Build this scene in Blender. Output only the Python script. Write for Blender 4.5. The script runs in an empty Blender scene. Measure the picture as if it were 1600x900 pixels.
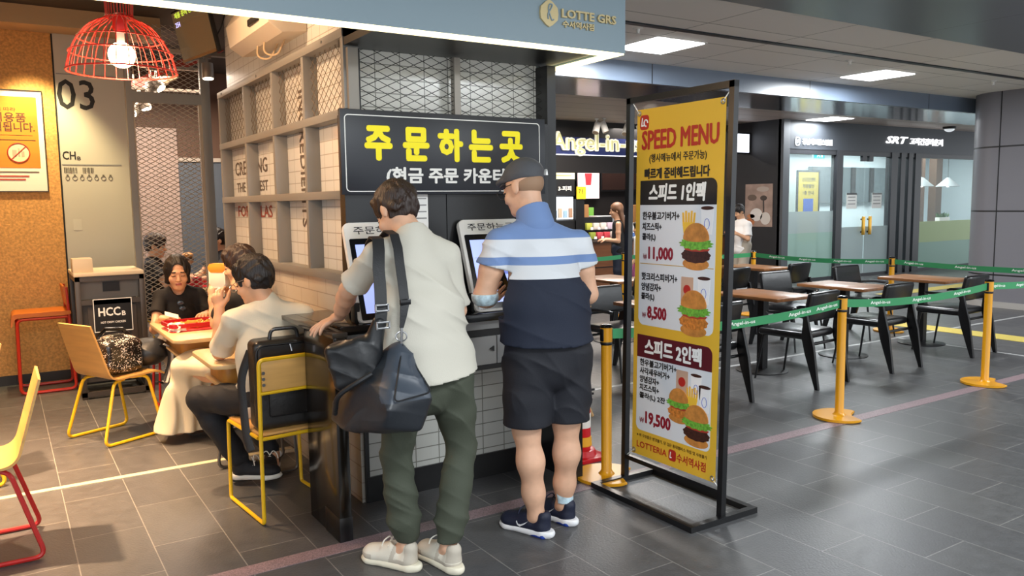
import bpy, bmesh, math, random
import numpy as np
from mathutils import Vector, Matrix
D = bpy.data
SC = bpy.context.scene
COL = SC.collection
R = math.radians
random.seed(7)

# ------------------------------------------------------------------ camera, world, lights, exposure
def sl(h):
    h = h.lstrip('#')
    c = [int(h[i:i+2], 16)/255 for i in (0, 2, 4)]
    return [x/12.92 if x <= .04045 else ((x+.055)/1.055)**2.4 for x in c]

cd = D.cameras.new('camera'); cam = D.objects.new('camera', cd); COL.objects.link(cam)
cd.sensor_width = 36; cd.lens = 1254.4/1600*36; cd.clip_start = .05; cd.clip_end = 200
def cam_axes(p, y, r):
    F = np.array([math.sin(y)*math.cos(p), math.cos(y)*math.cos(p), -math.sin(p)])
    R0 = np.array([math.cos(y), -math.sin(y), 0]); D0 = np.cross(F, R0)
    return math.cos(r)*R0+math.sin(r)*D0, -math.sin(r)*R0+math.cos(r)*D0, F
_r, _d, _f = cam_axes(R(6.008), R(32.478), R(.772))
cam.matrix_world = Matrix(((_r[0], -_d[0], -_f[0], 0), (_r[1], -_d[1], -_f[1], 0), (_r[2], -_d[2], -_f[2], 1.6), (0, 0, 0, 1)))
SC.camera = cam

W = D.worlds.new('hall_light'); SC.world = W; W.use_nodes = True
W.node_tree.nodes['Background'].inputs[0].default_value = (.90, .95, 1.0, 1)
W.node_tree.nodes['Background'].inputs[1].default_value = 1.4
SC.view_settings.view_transform = 'Standard'; SC.view_settings.look = 'None'
SC.view_settings.exposure = 0.35; SC.view_settings.gamma = 1.0; SC.view_settings.use_curve_mapping = False

def lamp(name, kind, loc, power, color, size=.3, size_y=None, target=None, spot=60, blend=.4):
    l = D.lights.new(name, kind); l.energy = power; l.color = color
    if kind == 'AREA':
        l.size = size
        if size_y: l.shape = 'RECTANGLE'; l.size_y = size_y
    else:
        l.shadow_soft_size = size
    if kind == 'SPOT': l.spot_size = R(spot); l.spot_blend = blend
    o = D.objects.new(name, l); COL.objects.link(o); o.location = loc
    if target is not None:
        o.rotation_euler = (Vector(target)-Vector(loc)).to_track_quat('-Z', 'Y').to_euler()
    return o
WARM = (1.0, .64, .36); COOL = (.92, .97, 1.0)
# the hall's ceiling panels: the two in the picture and the rest of their rows behind the camera
lamp('ceiling_panel_light', 'AREA', (5.5, 5.93, 3.06), 75, COOL, .6)
lamp('ceiling_panel_light', 'AREA', (9.18, 6.04, 3.06), 80, COOL, .6)
lamp('ceiling_panel_light', 'AREA', (13.3, 9.7, 3.06), 60, COOL, .6)
for x, y, e in ((1.2, .2, 95), (4.6, -.3, 120), (8.5, .8, 120), (-2.2, -.6, 60), (12, 1.2, 100)):
    lamp('hall_panel_light', 'AREA', (x, y, 3.05), e, COOL, .9)
# cafe interior and clinic interior ceiling lights
lamp('cafe_light', 'AREA', (8.5, 10.2, 3.0), 120, (1, .9, .8), 1.6, 1.6)
lamp('cafe_light', 'AREA', (10.8, 12.6, 3.0), 90, (1, .92, .84), 1.6, 1.6)
lamp('clinic_light', 'AREA', (15, 11.6, 2.88), 135, (.86, .97, 1), 3.5, 1.4)
lamp('clinic_light', 'AREA', (19, 11.8, 2.88), 110, (.9, 1, .95), 3.0, 1.4)
# the burger restaurant's warm lights
lamp('restaurant_light', 'AREA', (.0, 5.6, 3.25), 30, WARM, 1.2, 3.2)
for x, y, e in ((.15, 4.0, 2200), (-.7, 5.0, 1800), (.35, 5.4, 480), (-.3, 6.6, 560), (.75, 6.5, 160), (.35, 2.9, 1000)):
    lamp('downlight', 'SPOT', (x, y, 3.3), e, WARM, .05, target=(x, y, 0), spot=70, blend=.9)
lamp('restaurant_light', 'AREA', (1.7, 9.6, 3.0), 110, (1, .8, .62), 1.2, 1.2)
lamp('wall_washer_light', 'SPOT', (.30, 8.1, 3.14), 190, (1, .80, .42), .05, target=(.36, 8.5, 1.9), spot=75, blend=.7)
lamp('track_light', 'SPOT', (.35, 4.6, 3.15), 90, WARM, .05, target=(1.56, 5.0, 2.2), spot=70, blend=.6)
lamp('track_light', 'SPOT', (-.3, 6.4, 3.15), 110, WARM, .05, target=(1.2, 6.3, .8), spot=70, blend=.6)

# ------------------------------------------------------------------ materials
MATS = {}
def mat(name, col, rough=.5, metal=0., bump=0., bscale=80., var=0., vscale=6., emit=0., ecol=None, alpha=1., coat=0., spec=.5, stretch=None, trans=0.):
    if name in MATS: return MATS[name]
    m = D.materials.new(name); m.use_nodes = True; MATS[name] = m
    nt = m.node_tree; N = nt.nodes; L = nt.links; b = N['Principled BSDF']
    c = sl(col) if isinstance(col, str) else list(col)
    b.inputs['Base Color'].default_value = (*c, 1); b.inputs['Roughness'].default_value = rough
    b.inputs['Metallic'].default_value = metal; b.inputs['Specular IOR Level'].default_value = spec
    b.inputs['Alpha'].default_value = alpha; b.inputs['Coat Weight'].default_value = coat
    b.inputs['Transmission Weight'].default_value = trans
    if emit:
        b.inputs['Emission Color'].default_value = (*(sl(ecol) if ecol else c), 1); b.inputs['Emission Strength'].default_value = emit
    tc = N.new('ShaderNodeTexCoord'); vec = tc.outputs['Object']
    if stretch:
        mp = N.new('ShaderNodeMapping'); mp.inputs['Scale'].default_value = stretch
        L.new(vec, mp.inputs['Vector']); vec = mp.outputs[0]
    if var:
        n = N.new('ShaderNodeTexNoise'); n.inputs['Scale'].default_value = vscale; n.inputs['Detail'].default_value = 5
        L.new(vec, n.inputs['Vector'])
        r = N.new('ShaderNodeValToRGB'); r.color_ramp.elements[0].position = .3; r.color_ramp.elements[1].position = .7
        r.color_ramp.elements[0].color = (*[max(0, x*(1-var)) for x in c], 1)
        r.color_ramp.elements[1].color = (*[min(1, x*(1+var)) for x in c], 1)
        L.new(n.outputs['Fac'], r.inputs[0]); L.new(r.outputs[0], b.inputs['Base Color'])
    if bump:
        n = N.new('ShaderNodeTexNoise'); n.inputs['Scale'].default_value = bscale; n.inputs['Detail'].default_value = 4
        L.new(vec, n.inputs['Vector'])
        u = N.new('ShaderNodeBump'); u.inputs['Strength'].default_value = bump; u.inputs['Distance'].default_value = .01
        L.new(n.outputs['Fac'], u.inputs['Height']); L.new(u.outputs[0], b.inputs['Normal'])
    return m

def brickmat(name, c1, c2, mortar, bw, rh, axes, msize=.003, off=.0, origin=(0, 0), rough=.3, bump=.3, var=.0, vscale=3., spec=.5, mottle=.0):
    """tiles laid out along two object axes, e.g. axes='YZ'"""
    if name in MATS: return MATS[name]
    m = D.materials.new(name); m.use_nodes = True; MATS[name] = m
    nt = m.node_tree; N = nt.nodes; L = nt.links; b = N['Principled BSDF']
    tc = N.new('ShaderNodeTexCoord'); sp = N.new('ShaderNodeSeparateXYZ'); L.new(tc.outputs['Object'], sp.inputs[0])
    cb = N.new('ShaderNodeCombineXYZ')
    for i, a in enumerate(axes):
        ad = N.new('ShaderNodeMath'); ad.operation = 'SUBTRACT'; ad.inputs[1].default_value = origin[i]
        L.new(sp.outputs[a], ad.inputs[0]); L.new(ad.outputs[0], cb.inputs[i])
    br = N.new('ShaderNodeTexBrick'); L.new(cb.outputs[0], br.inputs['Vector'])
    br.inputs['Scale'].default_value = 1; br.inputs['Brick Width'].default_value = bw; br.inputs['Row Height'].default_value = rh
    br.inputs['Mortar Size'].default_value = msize; br.inputs['Mortar Smooth'].default_value = .1; br.offset = off; br.squash = 1
    br.inputs['Color1'].default_value = (*sl(c1), 1); br.inputs['Color2'].default_value = (*sl(c2), 1); br.inputs['Mortar'].default_value = (*sl(mortar), 1)
    out = br.outputs['Color']
    if mottle:
        n = N.new('ShaderNodeTexNoise'); n.inputs['Scale'].default_value = vscale; n.inputs['Detail'].default_value = 8; n.inputs['Roughness'].default_value = .7
        L.new(tc.outputs['Object'], n.inputs['Vector'])
        mx = N.new('ShaderNodeMix'); mx.data_type = 'RGBA'; mx.blend_type = 'MULTIPLY'; mx.inputs['Factor'].default_value = 1
        rp = N.new('ShaderNodeValToRGB'); rp.color_ramp.elements[0].color = (1-mottle,)*3+(1,); rp.color_ramp.elements[1].color = (1, 1, 1, 1)
        rp.color_ramp.elements[0].position = .3; rp.color_ramp.elements[1].position = .7
        L.new(n.outputs['Fac'], rp.inputs[0]); L.new(out, mx.inputs[6]); L.new(rp.outputs[0], mx.inputs[7]); out = mx.outputs[2]
        mr = N.new('ShaderNodeMapRange'); mr.inputs['To Min'].default_value = rough-.08; mr.inputs['To Max'].default_value = rough+.12
        L.new(n.outputs['Fac'], mr.inputs['Value']); L.new(mr.outputs[0], b.inputs['Roughness'])
    else:
        b.inputs['Roughness'].default_value = rough
    if mottle:      # grainy stone surface
        g = N.new('ShaderNodeTexNoise'); g.inputs['Scale'].default_value = 85; g.inputs['Detail'].default_value = 3
        L.new(tc.outputs['Object'], g.inputs['Vector'])
        gb = N.new('ShaderNodeBump'); gb.inputs['Strength'].default_value = .22; gb.inputs['Distance'].default_value = .006
        L.new(g.outputs['Fac'], gb.inputs['Height'])
    L.new(out, b.inputs['Base Color']); b.inputs['Specular IOR Level'].default_value = spec
    if bump:
        u = N.new('ShaderNodeBump'); u.inputs['Strength'].default_value = bump; u.inputs['Distance'].default_value = .004; u.invert = True
        L.new(br.outputs['Fac'], u.inputs['Height']); L.new(u.outputs[0], b.inputs['Normal'])
        if mottle: L.new(gb.outputs[0], u.inputs['Normal'])
    return m

# ------------------------------------------------------------------ mesh helpers
def fillet(pts, rad, n=5, closed=False):
    P = [Vector(p) for p in pts]; out = []
    m = len(P)
    for i, p in enumerate(P):
        if not closed and i in (0, m-1): out.append(p); continue
        a, c = P[i-1], P[(i+1) % m]
        u = (a-p); v = (c-p); r = min(rad, u.length*.48, v.length*.48)
        u.normalize(); v.normalize()
        s, e = p+u*r, p+v*r
        for k in range(n+1):
            t = k/n
            out.append((1-t)**2*s+2*t*(1-t)*p+t*t*e)
    return out

class MB:
    def __init__(s): s.bm = bmesh.new()
    def box(s, x0, y0, z0, x1, y1, z1, bev=0., M=None, seg=2):
        r = bmesh.ops.create_cube(s.bm, size=1)
        vs = r['verts']
        T = Matrix.Translation(((x0+x1)/2, (y0+y1)/2, (z0+z1)/2)) @ Matrix.Diagonal((abs(x1-x0), abs(y1-y0), abs(z1-z0), 1))
        if M is not None: T = M @ T
        bmesh.ops.transform(s.bm, matrix=T, verts=vs)
        if bev:
            es = list({e for v in vs for e in v.link_edges})
            bmesh.ops.bevel(s.bm, geom=es, offset=bev, segments=seg, affect='EDGES', profile=.5)
        return s
    def cyl(s, a, b, r0, r1=None, seg=16, caps=True):
        a, b = Vector(a), Vector(b); r1 = r0 if r1 is None else r1
        d = b-a; q = d.to_track_quat('Z', 'Y').to_matrix().to_4x4()
        r = bmesh.ops.create_cone(s.bm, cap_ends=caps, segments=seg, radius1=max(r0, 1e-5), radius2=max(r1, 1e-5), depth=d.length)
        bmesh.ops.transform(s.bm, matrix=Matrix.Translation((a+b)/2) @ q, verts=r['verts'])
        return s
    def tube(s, pts, r, seg=8, closed=False, flat=None):
        """flat=(w, t): rectangular-ish elliptical section"""
        P = [Vector(p) for p in pts]; n = len(P); rings = []
        up = None
        for i, p in enumerate(P):
            a = P[i-1] if (i > 0 or closed) else p
            c = P[(i+1) % n] if (i < n-1 or closed) else p
            t = (c-a).normalized()
            if up is None:
                up = t.orthogonal().normalized() if flat is None else Vector(flat[2]) if len(flat) > 2 else t.orthogonal().normalized()
            x = (up - t*up.dot(t))
            if x.length < 1e-6: x = t.orthogonal()
            x.normalize(); y = t.cross(x); up = x
            rr = r[i] if isinstance(r, (list, tuple)) else r
            wx, wy = (flat[0], flat[1]) if flat else (rr, rr)
            rings.append([s.bm.verts.new(p+x*math.cos(2*math.pi*k/seg)*wx+y*math.sin(2*math.pi*k/seg)*wy) for k in range(seg)])
        m = n if closed else n-1
        for i in range(m):
            A, B = rings[i], rings[(i+1) % n]
            for k in range(seg):
                s.bm.faces.new((A[k], A[(k+1) % seg], B[(k+1) % seg], B[k]))
        if not closed:
            s.bm.faces.new(list(reversed(rings[0]))); s.bm.faces.new(rings[-1])
        return s
    def lathe(s, prof, c=(0, 0, 0), seg=24, M=None):
        rings = []
        for r, z in prof:
            rings.append([s.bm.verts.new((c[0]+r*math.cos(2*math.pi*k/seg), c[1]+r*math.sin(2*math.pi*k/seg), c[2]+z)) for k in range(seg)])
        for A, B in zip(rings, rings[1:]):
            for k in range(seg): s.bm.faces.new((A[k], A[(k+1) % seg], B[(k+1) % seg], B[k]))
        s.bm.faces.new(list(reversed(rings[0]))); s.bm.faces.new(rings[-1])
        if M is not None: bmesh.ops.transform(s.bm, matrix=M, verts=[v for r in rings for v in r])
        return s
    def prism(s, poly, d0, d1, axis='z', M=None, bev=0.):
        """polygon in the plane across `axis`, extruded from d0 to d1.  axis y: poly is (x, z); axis x: poly is (y, z)"""
        def pt(p, d):
            v = (p[0], p[1], d) if axis == 'z' else (p[0], d, p[1]) if axis == 'y' else (d, p[0], p[1])
            return M @ Vector(v) if M is not None else v
        A = [s.bm.verts.new(pt(p, d0)) for p in poly]; B = [s.bm.verts.new(pt(p, d1)) for p in poly]
        n = len(A); fs = [s.bm.faces.new(A), s.bm.faces.new(list(reversed(B)))]
        for k in range(n): fs.append(s.bm.faces.new((A[k], B[k], B[(k+1) % n], A[(k+1) % n])))
        if bev:
            es = [e for f in fs[:2] for e in f.edges]
            r = bmesh.ops.bevel(s.bm, geom=es, offset=bev, segments=2, affect='EDGES', profile=.5)
        return s
    def ell(s, c, r, M=None, seg=16):
        q = bmesh.ops.create_uvsphere(s.bm, u_segments=seg, v_segments=max(6, seg*2//3), radius=1)
        T = Matrix.Translation(c) @ (M if M is not None else Matrix()) @ Matrix.Diagonal((*(r if isinstance(r, (tuple, list)) else (r,)*3), 1))
        bmesh.ops.transform(s.bm, matrix=T, verts=q['verts']); return s
    def quad(s, *p):
        s.bm.faces.new([s.bm.verts.new(x) for x in p]); return s
    def xf(s, M): bmesh.ops.transform(s.bm, matrix=M, verts=s.bm.verts[:]); return s
    def sub(s, n=1):
        for _ in range(n): bmesh.ops.subdivide_edges(s.bm, edges=s.bm.edges[:], cuts=1, use_grid_fill=True, smooth=1.)
        return s
    def build(s, name, m, parent=None, ang=.6, kind=None, loc=None):
        bm = s.bm; bmesh.ops.recalc_face_normals(bm, faces=bm.faces[:])
        for f in bm.faces: f.smooth = True
        for e in bm.edges:
            if len(e.link_faces) == 2 and e.calc_face_angle(0) > ang: e.smooth = False
        me = D.meshes.new(name); bm.to_mesh(me); bm.free()
        return link(name, me, m, parent, kind, loc)

def link(name, me, m, parent=None, kind=None, loc=None):
    o = D.objects.new(name, me); COL.objects.link(o)
    for x in (m if isinstance(m, (list, tuple)) else [m]): me.materials.append(x)
    if parent is not None: o.parent = parent
    if kind: o['kind'] = kind
    if loc is not None: o.location = loc
    return o
def tag(o, label, cat, group=None):
    o['label'] = label; o['category'] = cat
    if group: o['group'] = group
    return o
def thing(name, label, cat, loc=(0, 0, 0), rz=0., group=None):
    o = D.objects.new(name, None); COL.objects.link(o); o.location = loc; o.rotation_euler = (0, 0, rz); o.empty_display_size = .1
    return tag(o, label, cat, group)
def dup(o, loc, rz, label, group=None):
    r = o.copy(); COL.objects.link(r); r.location = loc; r.rotation_euler = (0, 0, rz); r['label'] = label
    if group: r['group'] = group
    for ch in list(o.children):
        c = ch.copy(); COL.objects.link(c); c.parent = r
        for g in ch.children:
            d = g.copy(); COL.objects.link(d); d.parent = c
    return r

# lettering: front faces -y, x to the right, z up; fitted into a w x h box centred on loc
def text(body, w, h, m, parent, loc, name='lettering', bold=0., ext=.0008, M=None, keep=False, shear=0., spacing=1.):
    cu = D.curves.new('t', 'FONT'); cu.body = body; cu.size = 1;  cu.align_x = 'CENTER'; cu.resolution_u = 2; cu.shear = shear
    cu.space_character = spacing
    o = D.objects.new('t', cu); COL.objects.link(o)
    dg = bpy.context.evaluated_depsgraph_get(); dg.update()
    me = D.meshes.new_from_object(o.evaluated_get(dg)); D.objects.remove(o); D.curves.remove(cu)
    co = np.empty(len(me.vertices)*3, 'f'); me.vertices.foreach_get('co', co); co = co.reshape(-1, 3)
    lo, hi = co.min(0), co.max(0); k = (hi-lo); k[k < 1e-6] = 1
    e = bold*(h or w)*1.15
    sx, sy = (w-2*e)/k[0], ((h or w)-2*e)/k[1]
    n = len(co); me2 = D.meshes.new(name)
    bm = bmesh.new(); bm.from_mesh(me); D.meshes.remove(me)
    c = (lo+hi)/2
    for v in bm.verts:
        x, y = (v.co.x-c[0])*sx, (v.co.y-c[1])*sy
        v.co = (x, 0, y)
    if ext:
        r = bmesh.ops.extrude_face_region(bm, geom=bm.faces[:])
        bmesh.ops.translate(bm, vec=(0, -ext, 0), verts=[v for v in r['geom'] if isinstance(v, bmesh.types.BMVert)])
        bmesh.ops.recalc_face_normals(bm, faces=bm.faces[:])
    T = Matrix.Translation(loc) @ (M if M is not None else Matrix())
    bm.to_mesh(me2); bm.free()
    if e > 0:      # heavier strokes: the glyphs repeated around a small circle
        b2 = bmesh.new()
        for q in range(8):
            n0 = len(b2.verts); b2.from_mesh(me2); b2.verts.ensure_lookup_table()
            a = q*math.pi/4; bmesh.ops.translate(b2, vec=(e*math.cos(a), -.00002*q, e*math.sin(a)), verts=b2.verts[n0:])
        b2.to_mesh(me2); b2.free()
    me2.transform(T)
    return link(name, me2, m, parent)
def rrect(w, h, r, cx=0, cy=0, n=5, corners=(1, 1, 1, 1)):
    P = []
    for (sx, sy, a), on in zip(((1, 1, 0), (-1, 1, 90), (-1, -1, 180), (1, -1, 270)), corners):
        rr = r if on else 1e-4
        for k in range(n+1):
            t = R(a+90*k/n); P.append((cx+sx*(w/2-rr)+rr*math.cos(t), cy+sy*(h/2-rr)+rr*math.sin(t)))
    return P
def lattice(mb, w, h, px, pz, r, y=0., x0=0., z0=0., depth=None):
    """expanded-metal diamonds of pitch px by pz in the plane y, clipped to the rectangle"""
    k = pz/px
    for sgn in (1, -1):
        n0 = int(-(w*k+h)/pz)-2
        for i in range(n0, -n0):
            c = i*pz
            pts = []
            for x in (0, w):
                z = sgn*k*x+c
                if 0 <= z <= h: pts.append((x, z))
            for z in (0, h):
                x = (z-c)/(sgn*k)
                if 0 < x < w: pts.append((x, z))
            if len(pts) >= 2:
                pts = sorted(set((round(a, 5), round(b, 5)) for a, b in pts))
                a, b = pts[0], pts[-1]
                if (a[0]-b[0])**2+(a[1]-b[1])**2 > 1e-5:
                    mb.cyl((x0+a[0], y, z0+a[1]), (x0+b[0], y, z0+b[1]), r, seg=4, caps=False)
    return mb
FACE_L = Matrix.Rotation(R(-90), 4, 'Z')      # local front (-y) turned to face world -x

# ------------------------------------------------------------------ the place
slate = brickmat('slate_tile', '#525254', '#5b5b5b', '#8b8985', .6, .319, 'YX', .0026, .5, (4.62-6.0, .203-.319*30), .36, .25, vscale=14, mottle=.35)
floor = MB().box(-4, -4, -.1, 22, 16, 0).build('floor', slate, kind='structure')
pink = mat('pink_granite', '#8a7478', .35, var=.5, vscale=160)
MB().box(-1.5, 3.452, 0, 12.1, 3.552, .0022).build('trim_1', pink, kind='structure')
MB().box(-2.1, 5.172, 0, 1.55, 5.222, .005).build('trim_2', mat('brass_strip', '#d9cfae', .4, .3), kind='structure')
ytac = mat('tactile_yellow', '#c9b457', .6, bump=.6, bscale=60)
MB().box(9.45, 2.0, 0, 9.8, 6.0, .004).build('trim_3', ytac, kind='structure')
MB().box(10.5, 7.75, 0, 18, 8.05, .004).build('trim_4', ytac, kind='structure')
wl = mat('pale_strip', '#a9a9a8', .4, var=.2, vscale=40)  # thin pale lines on the floor
MB().box(2.9, 5.31, 0, 12.1, 5.355, .002).build('trim_5', wl, kind='structure')
MB().box(8.61, 3.56, 0, 8.66, 5.3, .002).build('trim_6', wl, kind='structure')

# hall ceiling: panels of .62 m with thin joints, a dark slot, a metal band nearer the camera
cpanel = brickmat('ceiling_panel', '#f2eee8', '#ebe7e1', '#8a8681', 1.2, .62, 'XY', .006, .0, (5.19, 5.62), .55, .2)
MB().box(2.76, 4.36, 3.1, 22, 6.75, 3.2).build('ceiling', cpanel, kind='structure')
metalc = brickmat('grey_metal_panel', '#616b72', '#69737a', '#1c2024', 3.0, 40, 'XY', .006, .0, (7.17, -20), .3, .1, spec=.8)
MB().box(-4, -4, 3.085, 22, 4.36, 3.2).build('ceiling', metalc, kind='structure')
sm = MB().box(3.0, 5.27, 3.088, 22, 5.33, 3.1).box(3, 5.335, 3.092, 22, 5.35, 3.1)
sm.build('trim_7', mat('dark_slot', '#2c2f33', .4, .6), kind='structure')
bulk = mat('blue_grey_metal', '#4a5568', .32, .75, bump=.02, bscale=3)
bulk = brickmat('bulkhead_panel', '#6d7a8c', '#748193', '#1b1f26', 2.68, 8, 'XZ', .008, 0., (6.15, 0), .3, .1, spec=.9)
MB().box(2.76, 6.742, 2.885, 22, 6.80, 3.2).build('wall_bulkhead', bulk, kind='structure')
soff = brickmat('soffit_mirror_metal', '#8d9199', '#959aa3', '#3b3e46', 2.9, 8, 'XY', .006, 0., (6.15, 0), .14, .05, spec=1.)
SM = MATS['soffit_mirror_metal'].node_tree.nodes['Principled BSDF']; SM.inputs['Metallic'].default_value = .85
MB().box(2.76, 6.80, 2.885, 22, 7.87, 2.93).build('ceiling_soffit', soff, kind='structure')
cafec = brickmat('cafe_ceiling_board', '#b9aaa2', '#b3a49c', '#6d625c', 40, .5, 'XY', .01, 0., (0, 7.9), .5, .1)
MB().box(2.76, 7.87, 3.1, 22, 16, 3.2).build('ceiling_cafe', cafec, kind='structure')

# clinic (right, behind): fascia, side wall, mullions, glass, room
anth = mat('anthracite_panel', '#2b2c30', .42, var=.06, vscale=3)
anth2 = mat('anthracite_metal', '#3c4046', .5, .1)
MB().box(12.42, 10.09, 0, 12.5, 15, 3.1).build('wall_side', mat('dark_plaster', '#2a2a2d', .55, var=.08, vscale=4), kind='structure')
MB().box(12.5, 10.09, 2.56, 19.6, 10.29, 3.1).build('wall_fascia', anth2, kind='structure')
MB().box(12.42, 10.03, 0, 12.6, 10.15, 3.1).build('trim_8', mat('steel_edge', '#5f6266', .5, .3), kind='structure')
MB().box(12.5, 10.12, 0, 19.6, 10.2, .06).box(12.5, 10.1, 2.47, 19.6, 10.22, 2.57).build('trim_9', anth, kind='structure')
mull = MB()
for a, b in ((14.10, 14.29), (15.93, 16.15), (16.27, 16.43), (16.55, 16.70), (16.80, 17.03)):
    MB().box(a, 10.08, .0, b, 10.22, 2.56).build('trim_mullion', anth, kind='structure')
frost = mat('frosted_film', '#a9c9bd', .55, alpha=.72)
frost2 = mat('frosted_film_pale', '#b7c6c6', .55, alpha=.74)
frosty = mat('frosted_film_yellow', '#c3d6a4', .55, alpha=.8)
glass = mat('clear_glass', '#cfe0e0', .03, alpha=.12, spec=.6)
def window(n, x0, x1, films):
    o = MB().box(x0, 10.15, .06, x1, 10.165, 2.47).build('window_%d' % n, glass, kind='structure')
    for z0, z1, m in films: MB().box(x0+.005, 10.144, z0, x1-.005, 10.148, z1).build('frosted_film', m, o)
    return o
window(1, 12.6, 14.1, ((.06, .95, frost), (.95, 1.37, frost2)))
window(2, 17.03, 19.6, ((.06, .62, frost), (.62, 1.08, frosty)))
gold = mat('door_brass', '#d3a23c', .25, .8)
for n, (x0, x1, hx) in enumerate(((14.29, 15.08, 14.99), (15.10, 15.93, 15.21))):
    d = MB().box(x0, 10.13, .06, x1, 10.15, 2.45).build('door_%d' % (n+1), glass, kind='structure')
    MB().box(x0+.005, 10.122, .06, x1-.005, 10.126, 1.03).build('frosted_film', frost2, d)
    h = MB().box(hx-.045, 10.05, .86, hx+.045, 10.08, 1.24, .01).build('handle', gold, d)
    MB().cyl((hx, 10.08, .92), (hx, 10.125, .92), .02).cyl((hx, 10.08, 1.18), (hx, 10.125, 1.18), .02).build('handle_mount', anth, h)
    MB().box(hx-.05, 10.09, 2.36, hx+.09, 10.15, 2.47).build('hinge', anth, d)
cw = mat('clinic_wall', '#d3e2ea', .7)
MB().box(12.5, 13.2, 0, 22, 13.3, 3.1).build('wall_clinic', cw, kind='structure')
MB().box(21.9, 10.3, 0, 22, 13.2, 3.1).build('wall_clinic', cw, kind='structure')
MB().box(12.5, 10.29, 2.9, 22, 13.2, 3.0).build('ceiling_clinic', mat('clinic_ceiling', '#ccd4d6', .7), kind='structure')
MB().box(17.3, 13.1, 1.5, 22, 13.2, 2.42).build('window_3', mat('clinic_window', '#5e6a70', .2, spec=.7), kind='structure')
for x in (17.3, 18.9, 19.7, 20.5, 21.4): MB().box(x, 13.06, 1.5, x+.16, 13.1, 2.42).build('trim_mullion', anth, kind='structure')
for x in (20.0, 20.8): MB().box(x, 11.9, .9, x+.28, 12.1, 2.9).build('trim_column', mat('brown_wood_post', '#6a5345', .6), kind='structure')
# pillar with a rounded corner
pil = brickmat('pillar_panel', '#77757b', '#7d7b81', '#141416', 40, .923, 'YZ', .012, 0., (0, .472), .42, .3, spec=.6)
pp = [(12.17, 2.2)]
pp += [(12.17, 6.13)]+[(12.17+.48-.48*math.cos(R(a)), 6.13+.48*math.sin(R(a))) for a in range(9, 91, 9)]+[(14.2, 6.61), (14.2, 2.2)]
MB().prism(pp, .07, 3.1).build('wall_pillar', pil, kind='structure', ang=.5)
MB().box(12.163, 6.05, .07, 12.175, 6.062, 3.1).build('trim_10', mat('joint_black', '#0e0e10', .6), kind='structure')
MB().prism([(x-.03, y+(.03 if y > 3 else 0)) for x, y in pp], 0, .085).build('baseboard_pillar', mat('pale_base', '#b9b4af', .4, .3), kind='structure')

# burger restaurant shell
cork = mat('cork_board', '#cc9555', .75, var=.26, vscale=48, bump=.35, bscale=70)
MB().box(-3, 8.6, .09, .515, 8.7, 3.2).build('wall_cork', cork, kind='structure')
MB().box(-3, 8.585, 0, .52, 8.7, .09).build('baseboard_cork', mat('dark_base', '#2b2522', .4), kind='structure')
gp = mat('warm_grey_panel', '#bdb7aa', .5)
o3 = MB().box(.53, 8.59, .0, 1.11, 8.7, 3.2).build('information_panel', gp)
MB().box(.515, 8.61, 0, .53, 8.7, 3.2).build('trim_11', mat('joint_black', '#0e0e10', .6), kind='structure')
MB().box(-3, 8.25, 3.2, 1.4, 8.7, 3.36).build('ceiling_beam', mat('beige_paint', '#bd9f79', .7), kind='structure')
MB().box(-3, 3.6, 3.36, 3.0, 11.3, 3.45).build('ceiling_restaurant', mat('dark_brown_ceiling', '#3b322c', .8), kind='structure')
MB().box(-3, 3.6, 0, -2.9, 8.6, 3.4).build('wall_light_block', mat('beige_paint', '#bd9f79', .7), kind='structure')  # unseen; added to block neutral world light from the warm interior
MB().box(-3, 3.52, 2.42, 2.7, 3.6, 3.45).build('wall_fascia_back', mat('dark_brown_ceiling', '#3b322c', .8), kind='structure')
MB().box(.8, 11.2, 0, 2.02, 11.3, 2.62).build('wall_back', brickmat('pink_grey_tile', '#ad9a92', '#b09d95', '#897a74', .6, .125, 'XZ', .004, 0., (0, 0), .4, .2), kind='structure')
MB().box(.8, 11.24, 2.62, 2.02, 11.3, 3.4).box(2.02, 11.22, 2.24, 3.6, 11.3, 3.4).build('wall_back', mat('brown_panel', '#5d4436', .6), kind='structure')
MB().box(2.02, 11.22, 0, 3.6, 11.3, 2.2).build('wall_back', mat('slate_blue_paint', '#55606e', .6), kind='structure')
MB().box(2.02, 11.19, 2.2, 3.6, 11.22, 2.25).build('trim_12', mat('pale_trim', '#b8b0a6', .5), kind='structure')
MB().box(3.5, 6.8, 0, 3.6, 11.3, 3.4).build('wall_passage', mat('brown_panel', '#5d4436', .6), kind='structure')
# tiled core of the kiosk
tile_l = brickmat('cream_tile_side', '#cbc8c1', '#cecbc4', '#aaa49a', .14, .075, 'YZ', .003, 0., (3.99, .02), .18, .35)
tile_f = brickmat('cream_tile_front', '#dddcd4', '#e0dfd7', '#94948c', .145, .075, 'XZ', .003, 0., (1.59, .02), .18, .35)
tile_wall = MB().box(1.62, 4.06, .69, 1.68, 6.76, 3.36).build('wall_tile_side', tile_l, kind='structure')
MB().box(1.56, 3.985, .0, 1.585, 6.76, 1.2).build('wall_wainscot', brickmat('cream_tile_low', '#b9b1a4', '#bdb5a8', '#a0968a', .3, .09, 'YZ', .003, .5, (3.99, .02), .25, .35), kind='structure')
MB().box(1.62, 4.05, 1.0, 2.77, 4.12, 3.36).build('wall_tile_front', tile_f, kind='structure')
MB().box(2.70, 4.12, 0, 2.77, 6.74, 3.36).box(1.68, 6.68, 0, 2.70, 6.74, 3.36).build('wall_core_back', anth, kind='structure')
MB().box(1.59, 3.975, .14, 2.70, 4.05, .72).build('wall_tile_base', brickmat('grey_tile_base', '#b9bab4', '#bdbeb8', '#77776f', .145, .075, 'XZ', .003, 0., (1.59, .02), .22, .35), kind='structure')
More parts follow.
